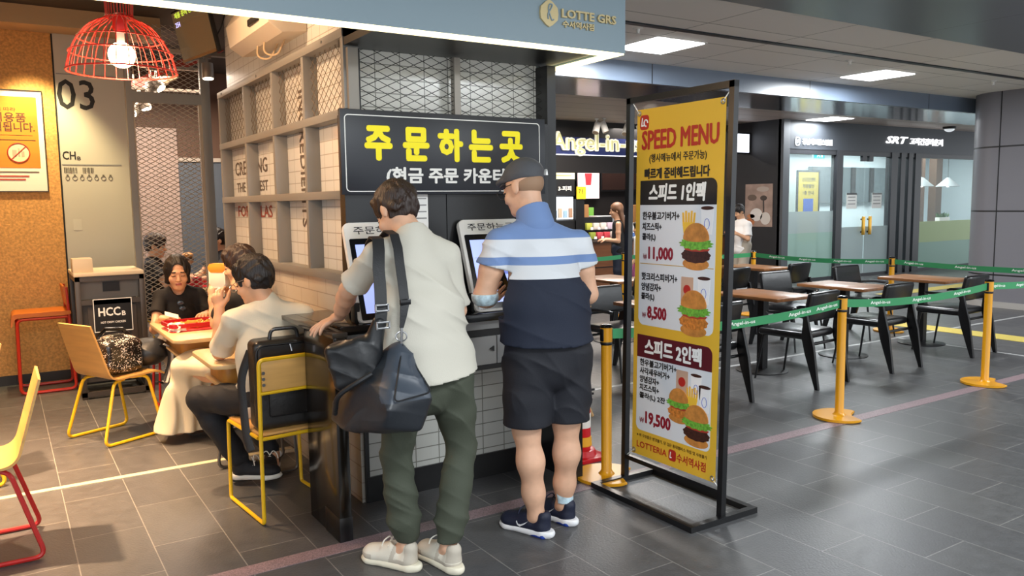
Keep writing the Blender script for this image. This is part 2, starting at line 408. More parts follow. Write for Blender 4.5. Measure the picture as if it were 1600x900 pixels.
MB().box(1.584, 3.962, 0, 2.70, 4.05, .14).build('baseboard_kiosk', mat('black_kick', '#0d0d0f', .3), kind='structure')
MB().box(1.578, 3.965, .0, 1.60, 3.99, .72).build('trim_13', mat('black_kick', '#0d0d0f', .3), kind='structure')
blackp = mat('black_gloss_panel', '#17181a', .25, spec=.5)
MB().box(1.50, 3.93, 1.0, 2.08, 4.0, 2.06).build('wall_panel_black', blackp, kind='structure')
MB().box(2.085, 3.93, 1.0, 2.765, 4.0, 2.06).build('wall_panel_black', blackp, kind='structure')
MB().box(2.765, 3.93, 1.02, 2.825, 4.06, 2.40).build('trim_14', mat('black_satin_panel', '#141416', .35), kind='structure')
MB().box(2.70, 3.60, 0, 2.76, 4.06, 1.03).build('wall_end_panel', mat('black_satin_panel', '#141416', .35), kind='structure')
MB().box(1.54, 3.54, 2.412, 2.84, 4.06, 2.45).build('ceiling_kiosk', mat('black_satin_panel', '#141416', .35), kind='structure')
# cafe back wall and side
MB().box(3.6, 13.4, 0, 12.5, 13.5, 3.1).build('wall_cafe', mat('cafe_black', '#1e1b1b', .5), kind='structure')

# ------------------------------------------------------------------ kiosk and restaurant fittings
black = mat('black_matte', '#0c0c0e', .45); blackg = mat('black_gloss', '#0b0b0d', .15)
white = mat('white_paint', '#e9e7e2', .45); wprint = mat('white_print', '#f4f4f0', .6)
steel = mat('steel', '#a8a9ab', .28, .9); greym = mat('warm_grey_metal', '#8d877f', .42, .35)
led = mat('led_strip', '#fff6cf', .5, emit=2.0, ecol='#fff0b4')
yprint = mat('yellow_print', '#f6e600', .5, emit=.12)
goldl = mat('gold_letter', '#cbb887', .4, .2)
def ring(w, h, r, t, cx, cz, y0, y1, n=6):
    A, B = rrect(w, h, r, cx, cz, n), rrect(w-2*t, h-2*t, max(r-t, .001), cx, cz, n)
    m = MB(); k = len(A)
    va = [[m.bm.verts.new((p[0], y, p[1])) for p in P] for P in (A, B) for y in (y0, y1)]
    for i in range(k):
        j = (i+1) % k
        for a, b in ((0, 1), (1, 3), (3, 2), (2, 0)):
            m.bm.faces.new((va[a][i], va[a][j], va[b][j], va[b][i]))
    return m

f = thing('fascia_sign', 'long blue-grey fascia with pale gold lettering and a lit strip along its lower edge', 'shop sign', (0, 3.45, 2.406))
MB().box(-2.8, 0, 0, 2.95, .07, .675).box(2.88, .07, 0, 2.95, 3.0, .675).build('panel', mat('blue_grey_fascia', '#8c9fa8', .45), f)
MB().box(-2.8, .004, -.008, 2.944, .085, 0).box(2.86, .085, -.008, 2.944, .62, 0).build('light_strip', led, f)
P = [(0, .068), (.02, .058), (.052, .03), (.056, 0), (.052, -.03), (.02, -.058), (0, -.068), (-.02, -.058), (-.052, -.03), (-.056, 0), (-.052, .03), (-.02, .058)]
lg = MB().prism([(2.437+a, .155+b) for a, b in P], -.012, 0, 'y').build('logo', goldl, f)
MB().tube(fillet([(2.428, -.014, .125), (2.425, -.014, .15), (2.45, -.014, .185), (2.455, -.014, .2), (2.435, -.014, .2), (2.428, -.014, .17), (2.45, -.014, .12), (2.462, -.014, .125)], .02), .004).build('logo_line', mat('blue_grey_fascia', '#8c9fa8'), lg)
text('LOTTE GRS', .36, .045, goldl, f, (2.697, -.002, .165), bold=.03, ext=.01)
text('수서역사점', .205, .036, goldl, f, (2.625, -.002, .113), bold=.02, ext=.008)

s = thing('order_sign', 'black sign board with big yellow Korean lettering above the touch screens', 'sign', (2.0885, 3.905, 1.655))
MB().box(-.6215, -.025, 0, .6215, 0, .428, .002).build('board', mat('sign_black', '#23262e', .4), s)
ring(1.183, .388, .022, .005, -.008, .208, -.027, -.024).build('border_line', wprint, s)
for i, (ch, x, z) in enumerate((('주', -.418, .262), ('문', -.205, .262), ('하', .0, .262), ('는', .19, .262), ('곳', .388, .262))):
    text(ch, .155, .178, yprint, s, (x, -.026, z), bold=.045)
text('(현금 주문 카운터)', .76, .098, wprint, s, (.0, -.026, .093), bold=.03)

m = thing('mesh_screen', 'dark diamond mesh screen in a grey frame above the order sign', 'screen', (1.55, 3.975, 2.06))
MB().box(0, -.02, 0, .055, .06, .34).build('post', greym, m); MB().box(.615, -.015, 0, .652, .03, .34).build('post', greym, m)
MB().box(.06, -.005, 0, .07, .03, .34).build('edge_strip', black, m)
lattice(MB(), 1.14, .34, .104, .047, .0019, 0, .065, 0).build('mesh', mat('mesh_dark', '#3a3a38', .5, .4), m)

# grey grid frame standing off the tiled side wall
g = thing('grid_frame', 'grey metal grid frame with mesh in its top row on the cream tiled wall', 'frame', (1.536, 3.985, 1.19))
gf = mat('grey_frame_paint', '#87847f', .45, .2)
ys = [0, .635, 1.255, 1.95, 2.705]; zs = [0, .445, .865, 1.265]
for y in ys: MB().box(0, y, 0, .084, y+.04, 1.31, .002).build('post', gf, g)
for z in zs: MB().box(-.004, 0, z, .08, 2.745, z+.045, .002).build('rail', gf, g)
for y0, y1 in zip(ys, ys[1:]):
    lattice(MB(), y1-y0-.04, .355, .082, .058, .0018, 0, 0, 0).xf(Matrix.Translation((.045, y1, .91)) @ FACE_L).build('mesh', mat('mesh_brown', '#6a5a4a', .5, .3), g)
    q = MB()
for y in (.3, 1.6, 2.6): MB().cyl((-.008, y, 1.288), (-.003, y, 1.288), .008, seg=8).build('screw', steel, g)

dk = mat('wall_letter_dark', '#5b5048', .6); rd = mat('wall_letter_red', '#9c4a3c', .6)
for body, y0, y1, z0, z1, mm in (('CREATING', 6.61, 5.72, 1.845, 1.95, dk), ('THE TASTIEST', 6.58, 5.72, 1.715, 1.79, dk), ('FORMULAS', 6.58, 5.64, 1.525, 1.61, rd)):
    text(body, abs(y1-y0), z1-z0, mm, tile_wall, (1.618, (y0+y1)/2, (z0+z1)/2), M=FACE_L, bold=.012)
text('INGREDIENTS', .84, .11, dk, tile_wall, (1.618, 4.93, 1.89), M=FACE_L @ Matrix.Rotation(R(90), 4, 'Y'), bold=.012)
text('MEET THE BEST', .70, .055, dk, tile_wall, (1.618, 4.83, 1.82), M=FACE_L @ Matrix.Rotation(R(90), 4, 'Y'), bold=.008)

# counter under the kiosks
c = thing('kiosk_counter', 'black-topped counter with grey drawers that carries the two order kiosks', 'counter', (2.05, 3.96, .70))
dg_ = mat('drawer_grey', '#9a9b9a', .35)
MB().box(-.70, -.30, .275, .645, .0, .32, .004).build('worktop', blackg, c)
MB().box(-.65, -.24, 0, .64, .0, .275).build('carcass', black, c)
MB().box(-.65, -.25, .225, .64, -.238, .268).build('upper_band', dg_, c)
for x0, x1 in ((-.65, -.225), (-.22, .205), (.21, .64)):
    d = MB().box(x0, -.252, .03, x1, -.236, .185, .003).build('drawer', dg_, c)
    MB().prism([(x1-.02, .10), (x1-.02, .13), (x1-.045, .115)], -.262, -.25, 'y').build('knob', black, d)
p = thing('counter_end', 'tall black glossy side panel with a dark ledge, beside the suitcase chair', 'counter end', (1.304, 3.55, 0))
MB().box(-.03, 0, .0, .03, .43, .985, .003).build('side_panel', mat('black_gloss_panel2', '#17130f', .16, spec=.7), p)
MB().box(-.034, .0, .985, .041, .86, 1.01, .003).box(.041, .44, .985, .25, .86, 1.01).build('ledge', mat('dark_stone_top', '#3a342e', .2, spec=.6), p)
MB().box(-.033, -.002, .0, .033, .2, .12, .002).build('kick_plate', mat('black_kick', '#0d0d0f', .3), p)

scr = mat('kiosk_screen', '#a2b2f0', .2, emit=.75, ecol='#a9b8f6')
scd = mat('kiosk_screen_line', '#6f7fd0', .3, emit=.6)
def kiosk(x, label):
    k = thing('order_kiosk', label, 'order kiosk', (x, 3.72, 1.02), group='touch-screen order kiosks')
    T = Matrix.Translation((0, 0, .0)) @ Matrix.Rotation(R(-20), 4, 'X')
    MB().prism(rrect(.40, .525, .03, 0, .2625), 0, .03, 'y', M=T, bev=.004).build('housing', white, k)
    MB().prism(rrect(.362, .425, .008, 0, .225), -.004, .0, 'y', M=T).build('bezel', blackg, k)
    sc = MB().box(-.155, -.007, .045, .155, -.003, .405, M=T).build('screen', scr, k)
    MB().box(-.145, -.009, .30, .145, -.0065, .302, M=T).box(-.05, -.009, .335, .05, -.0065, .345, M=T).box(-.07, -.009, .352, .07, -.0065, .364, M=T).box(-.12, -.009, .2, .12, -.0065, .24, M=T).build('screen_graphic', scd, sc)
    text('주문하는곳', .30, .042, mat('black_print', '#1a1a1c', .6), k, (0, 0, 0), M=T @ Matrix.Translation((0, -.001, .482)), bold=.004)
    MB().box(-.12, .09, -.0, .12, .2, .02, .004).box(-.04, .10, .02, .04, .14, .25, .004).build('stand', black, k)
    MB().box(-.215, .02, .0, -.185, .07, .10, .004).build('card_reader', black, k)
    return k
kiosk(1.67, 'white-framed touch screen kiosk in front of the man in the beige tee')
kiosk(2.335, 'white-framed touch screen kiosk in front of the man with the flat cap')
n = tag(MB().box(1.80, 3.922, 1.37, 1.965, 3.925, 1.668).build('paper_notice', wprint), 'white paper notice hanging under the order sign beside the man with brown-black hair', 'notice')
for z, w in ((1.63, .05), (1.595, .07), (1.56, .06), (1.525, .07)):
    MB().box(1.955-w, 3.9205, z, 1.955, 3.922, z+.006).build('print_line', mat('grey_print', '#8a8a8a', .7), n)

# information panel lettering, cork wall poster
bp = mat('black_print', '#1a1a1c', .6)
tag(o3, 'tall warm grey panel marked 03 on the wall beside the cork', 'wall panel')
text('03', .31, .275, bp, o3, (.69, 8.589, 2.66), bold=.008)
for z in (2.838, 2.012): MB().box(.538, 8.586, z, 1.037, 8.59, z+.009).build('rule_line', mat('grey_print', '#77736c', .7), o3)
text('CH', .11, .078, bp, o3, (.60, 8.589, 2.10), bold=.02); text('B', .03, .035, bp, o3, (.68, 8.589, 2.075), bold=.02)
bc = MB(); x = .55
while x < .79:
    w = random.choice((.004, .008, .013)); 
    if not .66 < x < .69: bc.box(x, 8.586, 1.94, x+w, 8.59, 1.99)
    x += w+random.choice((.005, .009))
bc.build('barcode', mat('grey_print2', '#5c574f', .7), o3)
for i in range(7):
    x = .575+i*.06
    ic = MB()
    ic.tube([(x+.02*math.cos(t)*(1 if i % 2 else .8), 8.588, 1.89+.02*math.sin(t)) for t in [k*math.pi/5 for k in range(10)]], .0025, 5, closed=True)
    ic.box(x-.008, 8.586, 1.905, x+.008, 8.59, 1.925)
    ic.build('icon', mat('grey_print2', '#5c574f'), o3)
MB().box(.595, 8.587, 1.405, .665, 8.59, 1.51).build('paper_label', mat('pale_paper', '#c5c0b4', .7), o3)

po = thing('framed_poster', 'orange framed poster with a crossed-out circle hanging on the cork wall', 'poster', (.02, 8.595, 1.77))
MB().box(-.40, -.012, 0, .39, 0, .90).build('backing', mat('poster_white', '#e8dcd0', .5), po)
ring(.80, .912, .003, .008, -.005, .45, -.02, 0).build('frame', mat('dark_frame', '#2a2420', .4), po)
MB().box(-.38, -.014, .21, .345, -.012, .845).build('print_panel', mat('poster_orange', '#d87c1e', .55, var=.06, vscale=3, stretch=(.3, 1, 8)), po)
br = mat('poster_brown_print', '#4a2a16', .6); rdp = mat('poster_red_print', '#b23324', .6)
text('매장 내 1회용품', .62, .085, br, po, (-.055, -.0145, .66), bold=.02); text('사용이 금지됩니다.', .66, .085, br, po, (-.01, -.0145, .575), bold=.02)
text('환경부에 따라', .3, .035, br, po, (.03, -.0145, .73), bold=.01)
MB().box(-.3, -.0155, .50, .3, -.0145, .503).box(-.3, -.0155, .455, .32, -.0145, .462).box(-.3, -.0155, .17, .33, -.0145, .178).build('print_line', br, po)
MB().box(-.3, -.0155, .13, .25, -.0145, .142).box(-.3, -.0155, .10, .22, -.0145, .112).build('print_line', rdp, po)
MB().cyl((.18, -.016, .345), (.18, -.0142, .345), .082, seg=32).build('circle', mat('poster_circle', '#e3c9a4', .6), po)
pr = MB().tube([(.18+.085*math.cos(t), -.0165, .345+.085*math.sin(t)) for t in [k*math.pi/16 for k in range(32)]], .005, 6, closed=True)
pr.cyl((.12, -.0175, .285), (.24, -.0175, .405), .004, seg=6).build('prohibition_ring', rdp, po)
MB().box(.13, -.0168, .31, .165, -.0162, .37).box(.175, -.0168, .31, .19, -.0162, .385).box(.2, -.0168, .31, .225, -.0162, .36).build('pictogram', mat('poster_grey', '#a99a86', .6), po)

# red wire pendant
red = mat('red_lacquer', '#c2281e', .35)
pe = thing('pendant_lamp', 'red wire dome pendant lamp with a glowing round bulb', 'lamp', (.547, 4.272, 2.245))
prof = [(.08, .75), (.07, .5), (.058, .255), (.075, .24), (.135, .215), (.185, .155), (.222, .08), (.24, 0)]
prof2 = fillet([(r, 0, z) for r, z in prof], .04, 3)
cg = MB()
for k in range(28):
    a = 2*math.pi*k/28; cg.tube([(p.x*math.cos(a), p.x*math.sin(a), p.z) for p in prof2], .0022, 5)
for r, z, t in ((.241, 0, .004), (.226, .085, .003), (.188, .15, .003), (.06, .25, .004), (.07, .6, .003)):
    cg.tube([(r*math.cos(q*math.pi/20), r*math.sin(q*math.pi/20), z) for q in range(40)], t, 6, closed=True)
cg.build('wire_shade', red, pe)
MB().lathe([(.02, .27), (.03, .26), (.034, .2), (.028, .185)], seg=16).build('socket', red, pe)
MB().cyl((0, 0, .12), (0, 0, .19), .017).build('bulb_neck', white, pe)
MB().ell((0, 0, .078), .06, seg=20).build('bulb', mat('bulb_glow', '#ffe9b8', .4, emit=14, ecol='#ffe3a8'), pe)
MB().cyl((0, 0, .26), (0, 0, 1.1), .004, seg=6).build('cord', black, pe)
lamp('pendant_bulb_light', 'POINT', (.547, 4.272, 2.19), 28, WARM, .06)

# television, wall unit
tv = thing('menu_television', 'wall television showing order number 254, tilted down under the restaurant ceiling', 'television', (1.448, 7.06, 3.03), R(-80))
T = Matrix.Rotation(R(12), 4, 'X')
MB().box(-.36, -.0, -.21, .36, .035, .21, .006, M=T).build('casing', black, tv)
sc = MB().box(-.345, -.004, -.185, .345, 0, .195, M=T).build('screen', mat('tv_screen_reflection', '#4a3b2c', .12, spec=1., emit=.22, ecol='#8a6c48'), tv)  # tan colour and glow stand in for the lit wall mirrored in the glass
text('제품 준비 완료', .42, .045, mat('tv_green_text', '#c8e04a', .5, emit=.8), sc, (0, 0, 0), M=T @ Matrix.Translation((-.08, -.005, .165)), bold=.02)
text('254', .10, .04, mat('tv_blue_text', '#c9c4ff', .5, emit=1), sc, (0, 0, 0), M=T @ Matrix.Translation((-.26, -.005, .095)), bold=.02)
MB().box(-.35, -.006, -.205, .35, -.001, -.186, M=T).build('lower_bezel', mat('tv_bezel', '#7b5a34', .35), tv)
MB().box(-.08, .03, -.1, .08, .09, .1, .004).cyl((0, .08, .05), (0, .08, .32), .02).build('bracket', black, tv)
tv2 = MB().tube(fillet([(.3, .05, -.1), (.38, .08, .0), (.36, .12, .12), (.42, .2, .2)], .05), .006, 6).build('cable', black, tv)
ac = thing('wall_air_unit', 'white boxy air unit with hanging cables high on the tiled wall', 'air unit', (1.62, 5.22, 2.61))
MB().prism([(0, .02), (-.15, 0), (-.23, .05), (-.25, .18), (-.21, .25), (0, .25)], -.46, .46, 'y', bev=.01).build('casing', mat('air_unit_white', '#d9cbb8', .4), ac)
MB().box(-.25, -.30, .09, -.225, -.08, .13, .004).build('vent', black, ac)
MB().box(-.257, -.36, .16, -.24, -.18, .19, .003).build('light_strip', mat('blue_strip', '#3553e8', .4, emit=.9), ac)
MB().box(-.15, -.47, .10, -.05, -.40, .20, .01).build('end_box', mat('dark_grey_plastic', '#4a4440', .5), ac)
for dy in (-.1, .05): MB().tube(fillet([(-.15, dy, .03), (-.17, dy-.02, -.07), (-.10, dy-.08, -.09), (-.05, dy-.1, .03)], .05), .006, 6).build('cable', mat('beige_cable', '#b59c7c', .5), ac)

# track spotlights
spm = mat('spot_housing', '#9a8f84', .4, .3); lens = mat('spot_lens', '#fff1d2', .4, emit=9, ecol='#fff0cf')
def spot_thing(name, loc, dirv, label, r=.05, L=.13, up=.18, group='track spotlights in the restaurant', hm=spm, lm=lens):
    t = thing(name, label, 'spotlight', loc, 0, group)
    d = Vector(dirv).normalized(); b = -d*L
    MB().cyl(b, (0, 0, 0), r*.96, r, 20).build('housing', hm, t)
    MB().cyl(d*.001, d*.006, r*.86, r*.86, 20).build('lens', lm, t)
    q = -d*L*.5
    MB().cyl(q, (q.x, q.y, up), .01, seg=8).box(q.x-.03, q.y-.018, up-.03, q.x+.03, q.y+.018, up).build('stem', hm, t)
    return t
spot_thing('track_spotlight', (1.63, 7.45, 2.72), (0, -.1, -1), 'grey cylinder spotlight hanging beside the television, pointing straight down', up=.2)
for loc, d, lb in (((1.50, 9.0, 2.82), (.55, -.5, -.7), 'slanted spotlight with a bright lens right under the television corner'),
                   ((1.40, 9.0, 2.74), (-.1, -.4, -1), 'spotlight just above the mesh screen rail, its lens facing down'),
                   ((1.14, 9.2, 2.54), (-.1, -.1, -1), 'lowest spotlight behind the mesh screen, beside the 03 panel'),
                   ((1.24, 9.2, 2.58), (-.5, -.7, -.6), 'spotlight behind the mesh screen facing the camera with a bright oval lens'),
                   ((1.38, 9.2, 2.63), (.2, -.2, -1), 'third spotlight from the 03 panel behind the mesh screen')):
    spot_thing('track_spotlight', loc, d, lb, .055, .14, (3.03 if loc[1] < 9.1 else 2.83)-loc[2])
for x0, y, z, lb in ((1.0, 9.2, 2.82, 'grey lighting track right above the three spotlights behind the mesh screen'), (1.3, 9.0, 3.02, 'upper grey lighting track under the television corner'), (1.3, 7.45, 2.91, 'grey lighting track holding the spotlight beside the television')):
    tag(MB().box(x0, y-.035, z, 2.0, y+.035, z+.03).build('light_track', spm), lb, 'track', 'lighting tracks')
rp = tag(MB().box(-.05, -.05, -.9, .05, .05, .9, M=Matrix.Translation((1.5, 9.6, 3.0)) @ Matrix.Rotation(R(62), 4, 'Y')).build('red_pipe', mat('red_dull', '#8e2a20', .5)), 'red slanting pipe under the dark ceiling behind the wire lamp', 'pipe')
dctm = mat('foil_duct', '#a08a70', .3, .6)
du = MB(); du.tube([Vector((1.25+.13*i/3, 9.4, 2.72+.09*i/3)) for i in range(12)], [.05 if i % 2 else .06 for i in range(12)], 10)
for x in (1.3, 2.3): du.cyl((x, 9.4, 2.75), (x, 9.4, 3.36), .008, seg=6)
tag(du.build('flexible_duct', dctm), 'crinkled foil duct hanging between the spotlights above the mesh screen', 'duct')

# mesh screen between the seats and the back room
ms = thing('mesh_partition', 'tall grey partition of diamond mesh in a metal frame behind the woman in black', 'partition', (1.02, 7.9, 0))
pm = mat('grey_frame_paint', '#87847f')
MB().box(0, -.03, 0, .05, .04, 3.3).build('post', pm, ms); MB().box(.63, -.03, 0, .71, .04, 3.3, .003).build('post', pm, ms)
MB().box(.05, -.03, 2.54, .63, .04, 2.63).build('rail', pm, ms); MB().box(.05, -.03, .02, .63, .04, .09).build('rail', pm, ms)
MB().box(.05, -.02, .09, .065, .02, 2.54).box(.605, -.02, .09, .63, .02, 2.54).build('inner_edge', mat('pale_edge', '#b0a08c', .5), ms)
mm = mat('mesh_pale', '#b9b0a4', .45, .3)
lattice(MB(), .545, 2.45, .074, .042, .0032, 0, .063, .09).build('mesh', mm, ms); lattice(MB(), .58, .6, .074, .042, .0026, 0, .05, 2.63).build('upper_mesh', mm, ms)

# waste station
dgm = mat('dark_grey_metal', '#4c4642', .4, .3)
b = thing('waste_station', 'dark grey waste station with a pale tray top and black HCC sign', 'waste bin', (.765, 7.53, 0))
for x in (-.265, .225):
    for y in (0, .56): MB().box(x, y, 0, x+.04, y+.04, 1.04, .002).build('post', dgm, b)
MB().box(-.265, 0, .02, .265, .04, .06).box(-.265, .56, .02, .265, .6, .06).box(-.265, 0, .02, -.225, .6, .06).box(.225, 0, .02, .265, .6, .06).build('base_frame', dgm, b)
MB().box(-.265, 0, 1.0, .265, .6, 1.04).box(-.225, .0, .80, .225, .04, .84).build('top_frame', dgm, b)
MB().box(-.225, .03, .14, .225, .56, .80).build('bin_body', mat('dark_bin', '#37322f', .5), b)
MB().box(-.225, .10, .84, .225, .12, 1.0).build('recess_panel', mat('grey_recess', '#7a746c', .4), b)
MB().box(-.05, .085, .90, .08, .10, .98).build('slot', black, b)
for x in (-.18, .14): MB().box(x, .018, .2, x+.05, .03, .78).build('louvre_strip', dgm, b)
sg = MB().box(-.14, .0, .565, .155, .015, .845).build('sign_plate', black, b)
ring(.297, .282, .002, .006, .0075, .705, -.003, .001).build('sign_border', wprint, sg)
text('HCC', .17, .075, wprint, sg, (-.02, -.001, .735), bold=.03); text('B', .03, .04, wprint, sg, (.09, -.001, .715), bold=.03); text('HOT CRISPY CHICKEN', .19, .018, wprint, sg, (.005, -.001, .645), bold=.02)
MB().box(-.27, -.01, 1.04, .265, .6, 1.075, .006).build('tray_top', mat('cream_top', '#ddc9a8', .45), b)
MB().box(-.27, .02, 1.075, -.12, .22, 1.19, .004).build('tray_riser', mat('cream_top', '#ddc9a8', .45), b)

# orange bar stool
st = thing('bar_stool', 'bar stool with an orange seat and red tube frame against the cork wall', 'stool', (.29, 8.22, 0))
ply = mat('orange_ply', '#cf6f1e', .4); rt = mat('red_tube', '#c5321e', .3)
MB().prism(fillet([(-.26, .56, 0), (-.255, .68, 0), (-.2, .70, 0), (.2, .70, 0)], .05, 5) and [(p.x, p.y) for p in fillet([(-.26, .60, 0), (-.245, .712, 0), (.2, .715, 0), (.2, .68, 0), (-.225, .678, 0), (-.25, .60, 0)], .03, 4)], -.2, .2, 'y').build('seat', ply, st)
for y in (-.18, .2):
    MB().tube(fillet([(.17, y, .66), (-.21, y, .66), (-.22, y, .014), (.205, y, .014), (.175, y, .92)], .05, 5), .014, 8).build('leg_frame', rt, st)
MB().cyl((-.215, -.18, .3), (-.215, .2, .3), .009).build('footrest', rt, st)
MB().prism([(p.x, p.y) for p in fillet([(.165, .76, 0), (.145, .93, 0), (.165, .93, 0), (.19, .76, 0)], .008, 3)], -.19, .21, 'y').build('backrest', ply, st)

# ------------------------------------------------------------------ menu banner on its stand
bs = thing('banner_stand', 'tall black frame stand holding a yellow SPEED MENU banner with burgers', 'banner stand', (2.957, 3.083, 0), R(-90))
SH = Matrix.Shear('XY', 4, (0, 0)); SH = Matrix(((1, 0, .021, 0), (0, 1, 0, 0), (0, 0, 1, 0), (0, 0, 0, 1)))
bf = mat('stand_black', '#131315', .3, spec=.6)
for x in (-.375, .36): MB().box(x-.016, -.016, 0, x+.016, .016, 2.16, M=SH).build('upright', bf, bs)
MB().box(-.391, -.016, 2.13, .376, .016, 2.162, M=SH).build('top_bar', bf, bs)
MB().box(-.375, -.012, .135, .36, .012, .16, M=SH).build('lower_bar', bf, bs)
MB().box(-.39, -.235, 0, .39, -.20, .03).box(-.39, .20, 0, .39, .235, .03).box(-.39, -.20, 0, -.355, .20, .03).box(.355, -.20, 0, .39, .20, .03).build('base_frame', bf, bs)
YB = -.012
sheet = MB().box(-.302, YB-.001, .19, .326, YB+.001, 2.09, M=SH).build('banner_sheet', mat('banner_yellow', '#e3b434', .5, bump=.05, bscale=4), bs)
def pr(w, h, cx, cz, m, lay=1, r=.0, corners=(1, 1, 1, 1), name='print_panel', parent=None):
    P = rrect(w, h, max(r, .0005), cx, cz, corners=corners)
    return MB().prism(P, YB-.001-.0007*lay, YB-.0005, 'y', M=SH).build(name, m, parent or sheet)
def pt(body, x0, x1, z, h, m, lay=2, bold=.012, shear=0.):
    return text(body, x1-x0, h, m, sheet, (0, 0, 0), M=SH @ Matrix.Translation(((x0+x1)/2, YB-.0015-.0007*lay, z)), bold=bold, ext=.0004, shear=shear)
bred = mat('banner_red', '#b5271c', .5); bk = mat('banner_black', '#1d1a1a', .5); mar = mat('banner_maroon', '#5a0f1c', .5)
bw = mat('banner_pale', '#dfe3e8', .5); price = mat('banner_price', '#8c1024', .5)
brn = mat('banner_brown', '#4b2a12', .5)
pr(.07, .078, -.245, 2.02, bred, 1, .02, name='logo')
text('L', .022, .045, wprint, sheet, (0, 0, 0), M=SH @ Matrix.Translation((-.258, YB-.003, 2.022)), bold=.03, ext=.0004, shear=.2)
MB().tube([(-.232+.014*math.cos(t), YB-.003, 2.016+.017*math.sin(t)) for t in [k*.5 for k in range(11)]], .004, 5).xf(SH).build('logo_swirl', wprint, sheet)
pt('SPEED MENU', -.262, .29, 1.925, .103, bred, bold=.03)
pt('(행사메뉴에서 주문가능)', -.20, .212, 1.825, .052, bk); pt('빠르게 준비해드립니다', -.236, .236, 1.748, .058, bk, bold=.035)
pr(.552, .13, .009, 1.647, bk, 2, .04, (1, 0, 0, 0)); pt('스피드 1인팩', -.2, .215, 1.647, .095, wprint, 3, bold=.035, shear=.12)
pr(.552, .66, .009, 1.26, bw, 1, .04, (0, 0, 1, 1))
pr(.535, .004, .009, 1.267, mat('banner_line', '#c7a24a', .5), 2, name='divider')
for body, x1, z in (('한우불고기버거+', .035, 1.525), ('치즈스틱+', -.095, 1.467), ('콜라(L)', -.14, 1.41), ('핫크리스피버거+', .03, 1.198), ('양념감자+', -.09, 1.142), ('콜라(L)', -.14, 1.087)):
    pt(body, -.245, x1, z, .044, bk, bold=.03)
pt('11,000', -.195, -.005, 1.322, .078, price, bold=.04); pt('₩', -.235, -.205, 1.305, .03, price, bold=0)
pt('8,500', -.195, -.045, 1.0, .078, price, bold=.04); pt('₩', -.235, -.205, .985, .03, price, bold=0)
pr(.555, .125, .007, .812, mar, 2, .04, (1, 0, 0, 0)); pt('스피드 2인팩', -.21, .215, .812, .095, wprint, 3, bold=.035)
pr(.555, .42, .007, .545, bw, 1, .035, (0, 0, 1, 1))
for body, x1, z in (('한우불고기버거+', .04, .722), ('사각새우버거+', -.01, .675), ('양념감자+', -.09, .628), ('치즈스틱+', -.09, .582), ('콜라(L) 2잔', -.04, .534)):
    pt(body, -.245, x1, z, .04, bk, bold=.03)
pt('19,500', -.195, .005, .412, .08, price, bold=.04); pt('₩', -.24, -.205, .395, .03, price, bold=0)
pt('※ 위 구성품은 변경불가, 당 검은 통대멤버스 적립 및 사용불가', -.26, .27, .306, .02, brn, bold=.004)
pt('LOTTERIA', -.26, -.02, .253, .036, bred, bold=.016); pt('수서역사점', .055, .262, .252, .05, bred, bold=.014)
pr(.056, .062, .02, .253, bred, 1, .016, name='logo'); text('L', .016, .034, wprint, sheet, (0, 0, 0), M=SH @ Matrix.Translation((.01, YB-.003, .254)), bold=.03, ext=.0004, shear=.2)
# printed food
bun = mat('print_bun', '#c8843c', .5, var=.25, vscale=30); let = mat('print_lettuce', '#6fae3a', .5, var=.4, vscale=90); patty = mat('print_patty', '#3f1f16', .5, var=.4, vscale=80)
fried = mat('print_fried', '#c77a30', .5, var=.4, vscale=70); cupw = mat('print_cup', '#f1f0f0', .5); fry = mat('print_fries', '#eab540', .5); tom = mat('print_tomato', '#b23a2a', .5)
def blob(cx, cz, w, h, m, lay, name, wav=0., n=40, k=9, flat=0.):
    P = []
    for i in range(n):
        t = 2*math.pi*i/n; r = 1+wav*math.sin(k*t)
        P.append((cx+w/2*r*math.cos(t), cz+h/2*r*(math.sin(t) if math.sin(t) > 0 or not flat else math.sin(t)*flat)))
    return MB().prism(P, YB-.001-.0007*lay, YB-.0005, 'y', M=SH).build(name, m, sheet)
def burger(cx, cz, w, pm):
    blob(cx, cz-w*.42, w*.84, w*.30, bun, 3, 'printed_bun'); blob(cx, cz-w*.22, w*.92, w*.36, pm, 4, 'printed_patty', .04, k=11)
    blob(cx+w*.03, cz-w*.07, w*.8, w*.12, tom, 5, 'printed_tomato', .05); blob(cx, cz+w*.05, w*1.02, w*.28, let, 6, 'printed_lettuce', .09, 60, 13)
    blob(cx, cz+w*.17, w*.82, w*.74, bun, 7, 'printed_bun', flat=.2)
def cup(cx, cz, w, h):
    MB().prism([(cx-w*.4, cz-h/2), (cx+w*.4, cz-h/2), (cx+w/2, cz+h/2), (cx-w/2, cz+h/2)], YB-.0024, YB-.0005, 'y', M=SH).build('printed_cup', cupw, sheet)
    blob(cx, cz+h/2, w, w*.22, patty, 3, 'printed_cola'); MB().tube([(cx+w*.2*math.cos(t), YB-.0028, cz-h*.1+h*.2*math.sin(t)) for t in [k*math.pi/8 for k in range(16)]], .0015, 4, closed=True).xf(SH).build('printed_ring', mat('print_blue', '#4a62c0', .5), sheet)
